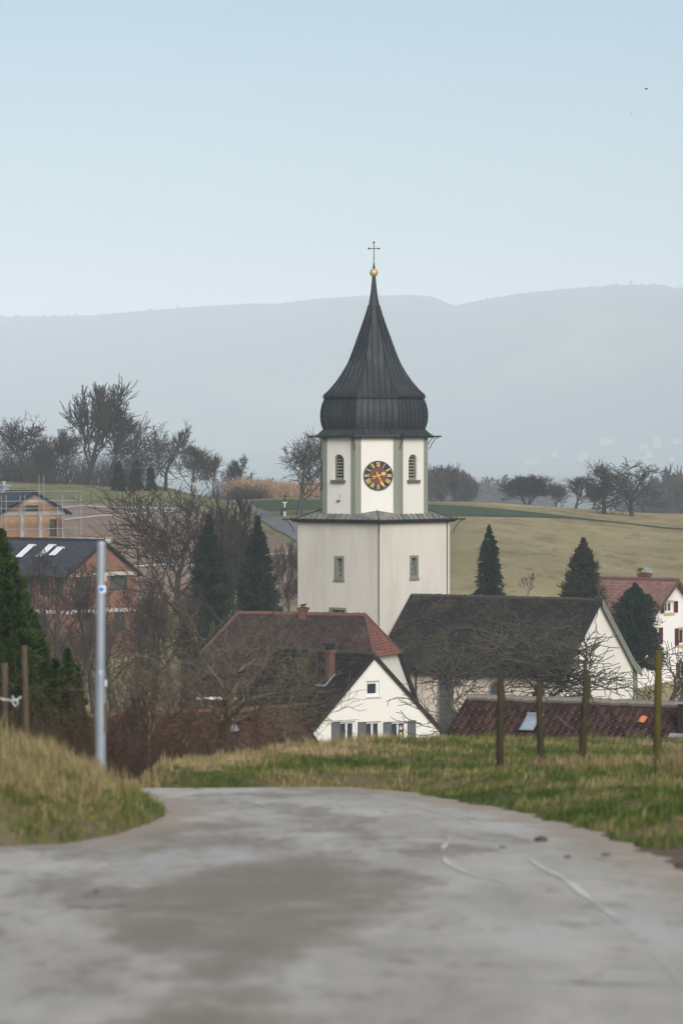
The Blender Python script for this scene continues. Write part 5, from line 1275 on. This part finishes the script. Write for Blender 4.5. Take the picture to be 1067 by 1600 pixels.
# the metal pole: a wider sleeve below, a thinner tube above
D = 41.0; b_ = at(157.5, 1205, D); zg = float(tz(b_.x, D)); zz = lambda py: at(158, py, D).z-zg
pole = empty('metal_pole', (b_.x, D, zg), 0, 'grey galvanised metal pole with a blue dot sticker beside the grass mound', 'pole')
k = D/FPX; lo = MB(); lo.lathe([(8.6*k, -.4), (8.6*k, 0), (8.5*k, zz(1056)), (8.2*k, zz(1050)), (7.3*k, zz(1047))], 24); lo.build('pole_sleeve', M['galv'], pole, True)
up_ = MB(); up_.lathe([(7.4*k, zz(1060)), (7.2*k, zz(850)), (6.9*k, zz(846)), (.001, zz(845))], 24)
up_.v = [(x + (.012 if z > zz(1050) else 0), y, z) for x, y, z in up_.v]; up_.build('pole_tube', M['galv'], pole, True)
def wrap(name, y0, y1, a0, a1, r, m_, par):
    mb = MB(); n = 12; v = []
    for i in range(n+1):
        t = a0+(a1-a0)*i/n
        for zq in (zz(y1), zz(y0)): v.append((r*math.cos(t)+.012, r*math.sin(t), zq))
    return mb.add(v, [(2*i, 2*i+2, 2*i+3, 2*i+1) for i in range(n)]).build(name, m_, par)
st = wrap('sticker', 915, 926, R(-175), R(-5), 7.2*k+.002, M['sticker'], pole)
mb = MB(); rr_ = 7.2*k+.004; zc = zz(920.5); v = []
for i in range(20):
    t = 2*math.pi*i/20; a = R(-84) + .50*math.cos(t); v.append((rr_*math.cos(a)+.012, rr_*math.sin(a), zc + .026*math.sin(t)))
mb.add(v + [(rr_*math.cos(R(-84))+.012, rr_*math.sin(R(-84)), zc)], [(i, (i+1) % 20, 20) for i in range(20)]).build('sticker_dot', M['stickerblue'], st)
wrap('sticker', 896, 908, R(-40), R(-2), 7.2*k+.002, M['sticker'], pole); wrap('torn_sticker', 1062, 1072, R(-48), R(-12), 8.6*k+.002, M['sticker'], pole)
dr_ = MB(); dr_.box(7.9*k-.035, 7.9*k+.02, -.04, .03, zz(1143), zz(1099)); dr_.build('access_cover', M['post_brown'], pole)

# wayside cross with a little roof by the lane
D = 398; b_ = base(445, D); ws_ = empty('wayside_cross', b_, 0, 'small roofed wooden wayside cross by the lane, left of the lone tree', 'wayside cross'); s_ = D/FPX; H = hgt(772, 445, D)
mb = MB(); mb.box(-1.7*s_, 1.7*s_, -.12, .12, -.2, 9*s_); mb.build('stone_base', M['concrete'], ws_)
mb = MB(); mb.box(-.11, .11, -.08, .08, 9*s_, H-.15); mb.box(-.42, .42, -.06, .06, H-.95, H-.78); mb.build('cross_beam', M['timber'], ws_)
mb = MB()
for sx in (-1, 1): mb.add([(0, -.3, H), (0, .3, H), (sx*.40, .3, H-.32), (sx*.40, -.3, H-.32), (0, -.3, H-.06), (0, .3, H-.06), (sx*.40, .3, H-.38), (sx*.40, -.3, H-.38)], [(0,1,2,3), (7,6,5,4), (0,3,7,4), (1,5,6,2), (2,6,7,3)])
mb.build('cross_roof', M['dark'], ws_)
mb = MB(); mb.tube([(0, -.1, 10*s_+.3), (0, -.11, 10*s_+.7), (0, -.1, H-.8)], [.05, .08, .05], 6); mb.tube([(-.3, -.1, H-.82), (0, -.1, H-.92), (.3, -.1, H-.82)], .035, 5); mb.build('carved_figure', M['nave_gable'], ws_)
mb = MB(); mb.box(-.42, -.2, -.15, .1, 3*s_, 9.5*s_+.2); mb.build('flower_box', M['timber'], ws_)
D = 470; b_ = base(303, D); mb = MB(); mb.tube([(0, 0, -.2), (0, 0, 1.6)], .10, 6); mb.box(-.16, .16, -.1, .1, 1.6, 1.9); o = mb.build('marker_post', M['concrete']); o.location = b_; tag(o, 'thin pale marker post at the top of the lane', 'marker post')

# birds
def bird(loc, sc, label, fly):
    r = empty('bird', loc, .4, label, 'bird'); r.scale = (sc, sc, sc)
    mb = MB(); mb.tube([(-.5, 0, .02), (-.3, 0, .05), (0, 0, .08), (.28, 0, .12), (.42, 0, .22), (.52, 0, .22), (.62, 0, .2)], [.02, .10, .17, .14, .09, .08, .01], 8); mb.build('body', M['dark'], r, True)
    mb = MB(); mb.add([(-.45, -.02, .03), (-.45, .02, .03), (-.85, .12, .0), (-.85, -.12, .0)], [(0, 1, 2, 3)]); mb.build('tail', M['dark'], r)
    for s_ in (-1, 1):
        mb = MB()
        if fly: mb.add([(.2, s_*.1, .12), (-.2, s_*.1, .1), (-.1, s_*.6, .35), (.22, s_*.55, .36), (-.15, s_*1.15, .22), (.02, s_*1.2, .23)], [(0, 1, 2, 3), (3, 2, 4, 5)])
        else: mb.add([(.2, s_*.13, .16), (-.15, s_*.16, .1), (-.55, s_*.07, .05), (-.2, s_*.12, .2)], [(0, 1, 2, 3)])
        mb.build('wing', M['dark'], r)
    if not fly:
        for s_ in (-1, 1): MB().tube([(.02, s_*.06, -.02), (.05, s_*.06, -.2)], .015, 4).build('leg', M['dark'], r)
    return r
bird(pars.org + pars.Rm @ Vector((ridge_x(pars, 474.5), -.1, pars.HR+.42+.10)), .42, 'small dark bird perched on the chimney of the broad brown roof', False)
bird(at(1009, 139.5, 300), .26, 'tiny dark bird flying high in the sky, upper right', True)
bird(at(985, 178, 380), .18, 'smaller speck of a bird below the other bird in the sky', True)

# faint houses of the far town
tw_ = MB(); tw_.box(-8, 8, -6, 6, -3, 9); wm = tw_.mesh('wall'); wm.materials.append(M['lane'])
tr_ = MB(); tr_.add([(-8.6, -6.6, 8.9), (8.6, -6.6, 8.9), (8.6, 6.6, 8.9), (-8.6, 6.6, 8.9), (-8.6, 0, 14), (8.6, 0, 14)], [(0, 1, 5, 4), (2, 3, 4, 5), (0, 4, 3), (1, 2, 5)]); rm_ = tr_.mesh('roof'); fattr(rm_, 'tint', np.full(6, .4)); rm_.materials.append(M['t_pink'])
for i in range(13):
    px = random.choice([random.uniform(690, 900), random.uniform(800, 1067), random.uniform(1000, 1067)]); D = random.uniform(6950, 7420); x = xat(px, D)
    t = empty('distant_house', (x, D, hill_z(x, D)), random.uniform(-.5, .5), 'faint pale house of the town at the foot of the hazy hills', 'house', 'faint houses of the far town')
    sc_ = random.uniform(.5, 1.1); t.scale = (sc_*random.uniform(.8, 1.8), sc_, random.uniform(.6, 1.0))
    link('wall', wm, None, t); link('roof', rm_, None, t)

# ------------------------------------------------------------------ grass
def blades(name, n, xr, yr, keep, hmin, hmax, wid, colfn, seed, matn):
    rg = np.random.default_rng(seed); y = yr[0] + (yr[1]-yr[0])*rg.random(n*5); x = np.array([xr[0](v) for v in (y[0],)])[0]
    u = rg.random(n*5); x = xr[0](y)*(1-u) + xr[1](y)*u
    tf = .42+.6*wob(x, y, 1.5, .7)+.55*wob(x, y, 4.3, 2)+.3*wob(x, y, 9.0, .3); ok = keep(x, y, rg) & (rg.random(n*5) < .12+1.05*tf); x, y = x[ok][:n], y[ok][:n]; n = len(x); z = tz(x, y)
    tuft = np.clip(.42+.6*wob(x, y, 1.5, .7)+.55*wob(x, y, 4.3, 2)+.3*wob(x, y, 9.0, .3), 0, 1.5)
    h = (hmin + (hmax-hmin)*rg.random(n)**1.6)*(.40+.85*tuft)
    a = rg.random(n)*6.283; wa = rg.normal(.25, .35, n); lean = np.stack([np.cos(a)*.5 + .25, np.sin(a)*.5-.1], -1)*(.25+.75*rg.random(n))[:, None]
    px_ = np.stack([np.cos(a+1.57), np.sin(a+1.57), 0*a], -1)*(wid*(.6+.8*rg.random(n)))[:, None]
    b_ = np.stack([x, y, z-.02], -1); m_ = b_ + np.c_[lean*h[:, None]*.35, h*.60]; t_ = b_ + np.c_[lean*h[:, None]*1.0, h*(.98-.25*np.hypot(*lean.T))]
    V = np.stack([b_-px_, b_+px_, m_+px_*.7, m_-px_*.7, t_], 1).reshape(-1, 3); i = np.arange(n)[:, None]*5
    me = mesh_np(name, V, [i + np.array([[0, 1, 2, 3]]), i + np.array([[3, 2, 4]])])
    fattr(me, 'tint', np.repeat(colfn(x, y, rg), 5)); o = link(name, me, M[matn]); tag(o, kind='stuff'); return o
m, T, b = nt('grass_blades', .8, 0, .2)
c = ramp(T, attr(T, 'tint'), [(0, (.045, .075, .012)), (.30, (.095, .125, .024)), (.48, (.145, .135, .045)), (.68, (.25, .195, .092)), (1, (.38, .29, .155))]); out(T, b, c); M['grass'] = m
def green_amt(x, y): return np.clip(.5 + .5*wob(x, y, .55, 1.0) + .25*wob(x, y, 1.9), 0, 1)
def col_r(x, y, rg):
    dr = d_right(x, y); dry = sstep(.0, .55, .72 - green_amt(x, y)*1.0 + .25*wob(x, y, 2.6, .4)); px = PX0+FPX*x/y
    dc = np.interp(px, DC_P, DC_D); top = sstep(dc-7, dc-.5, y)*np.interp(px, [215, 520, 640, 1067], [.62, .55, .25, .12])
    near = sstep(1.6, .2, dr)*-.25*(px > 500)
    return np.clip(-.02 + .66*dry + top + near*.6 + .16*wob(x, y, 4.3, 2) + rg.normal(0, .13, len(x)), 0, 1)
def col_l(x, y, rg):
    dl = d_left(x, y); dry = np.clip(.30 + .55*sstep(.1, 1.6, dl) - .75*sstep(.5, .85, green_amt(x*1.4+3, y*1.1)) , 0, 1)
    return np.clip(.20 + .60*dry + .16*wob(x, y, 4.3, 2) + rg.normal(0, .14, len(x)), 0, 1)
def keep_r(x, y, rg):
    px = PX0+FPX*x/y; dc = np.interp(px, DC_P, DC_D); dr = d_right(x, y)
    bare = (x > 2.1) & (y < 31.5+.8*wob(x, y, 2.)) & (dr < 1.6+.5*wob(x, y, 1.5))
    return (dr > .05 + .22*rg.random(len(x)) + .12*wob(x, y, 2.7)) & (y < dc+2.2) & ~bare
blades('grass', 150000, (lambda y: -.075*y - .8, lambda y: .095*y + 1.2), (25, 67), keep_r, .045, .145, .0055, col_r, 1, 'grass')
def keep_l(x, y, rg): return d_left(x, y) > .04 + .18*rg.random(len(x)) + .08*wob(x, y, 2.7)
blades('grass', 70000, (lambda y: -.105*y - 1.2, lambda y: 0*y - 1.35), (30, 44.8), keep_l, .045, .14, .0050, col_l, 2, 'grass')
# taller dry tufts
def tufts(name, spots, seed):
    rg = np.random.default_rng(seed); xs = []; ys_ = []; hs = []
    for x, y, h, k in spots:
        q = rg.normal(0, .07, (k, 2)); xs += list(x+q[:, 0]); ys_ += list(y+q[:, 1]); hs += list(h*(.5+.6*rg.random(k)))
    x, y, h = map(np.array, (xs, ys_, hs)); n = len(x); z = tz(x, y); a = rg.random(n)*6.283; r = rg.random(n)*.6
    b_ = np.stack([x, y, z-.02], -1); w = np.stack([np.cos(a+1.57), np.sin(a+1.57), 0*a], -1)*.004; l = np.stack([np.cos(a)*r, np.sin(a)*r], -1)*h[:, None]
    m_ = b_ + np.c_[l*.4, h*.6]; t_ = b_ + np.c_[l, h*.92]
    V = np.stack([b_-w, b_+w, m_+w*.7, m_-w*.7, t_], 1).reshape(-1, 3); i = np.arange(n)[:, None]*5
    me = mesh_np(name, V, [i + np.array([[0, 1, 2, 3]]), i + np.array([[3, 2, 4]])]); fattr(me, 'tint', np.repeat(np.clip(.66+rg.normal(0, .14, n), 0, 1), 5))
    tag(link(name, me, M['grass']), kind='stuff')
rg = np.random.default_rng(9); sp = []
for px, D, k, h in ((910, 46.3, 260, .36), (925, 46.6, 160, .30), (898, 46.2, 140, .26), (844, 48.8, 120, .26), (1030, 45.9, 160, .32), (960, 46.5, 140, .28), (1050, 44, 180, .34), (1065, 47, 120, .3)): sp.append((xat(px, D), D, h, k))
for _ in range(90):
    D = rg.uniform(33, 44); px = rg.uniform(-15, 190); x = xat(px, D)
    if d_left(np.array([x]), np.array([D]))[0] > .45: sp.append((x, D, rg.uniform(.18, .36), 45))
for _ in range(150):
    px = rg.uniform(205, 640); D = float(np.interp(px, DC_P, DC_D)) + rg.uniform(-1.5, .8); sp.append((xat(px, D), D, rg.uniform(.12, .24), 36))
tufts('dry_grass', sp, 10)
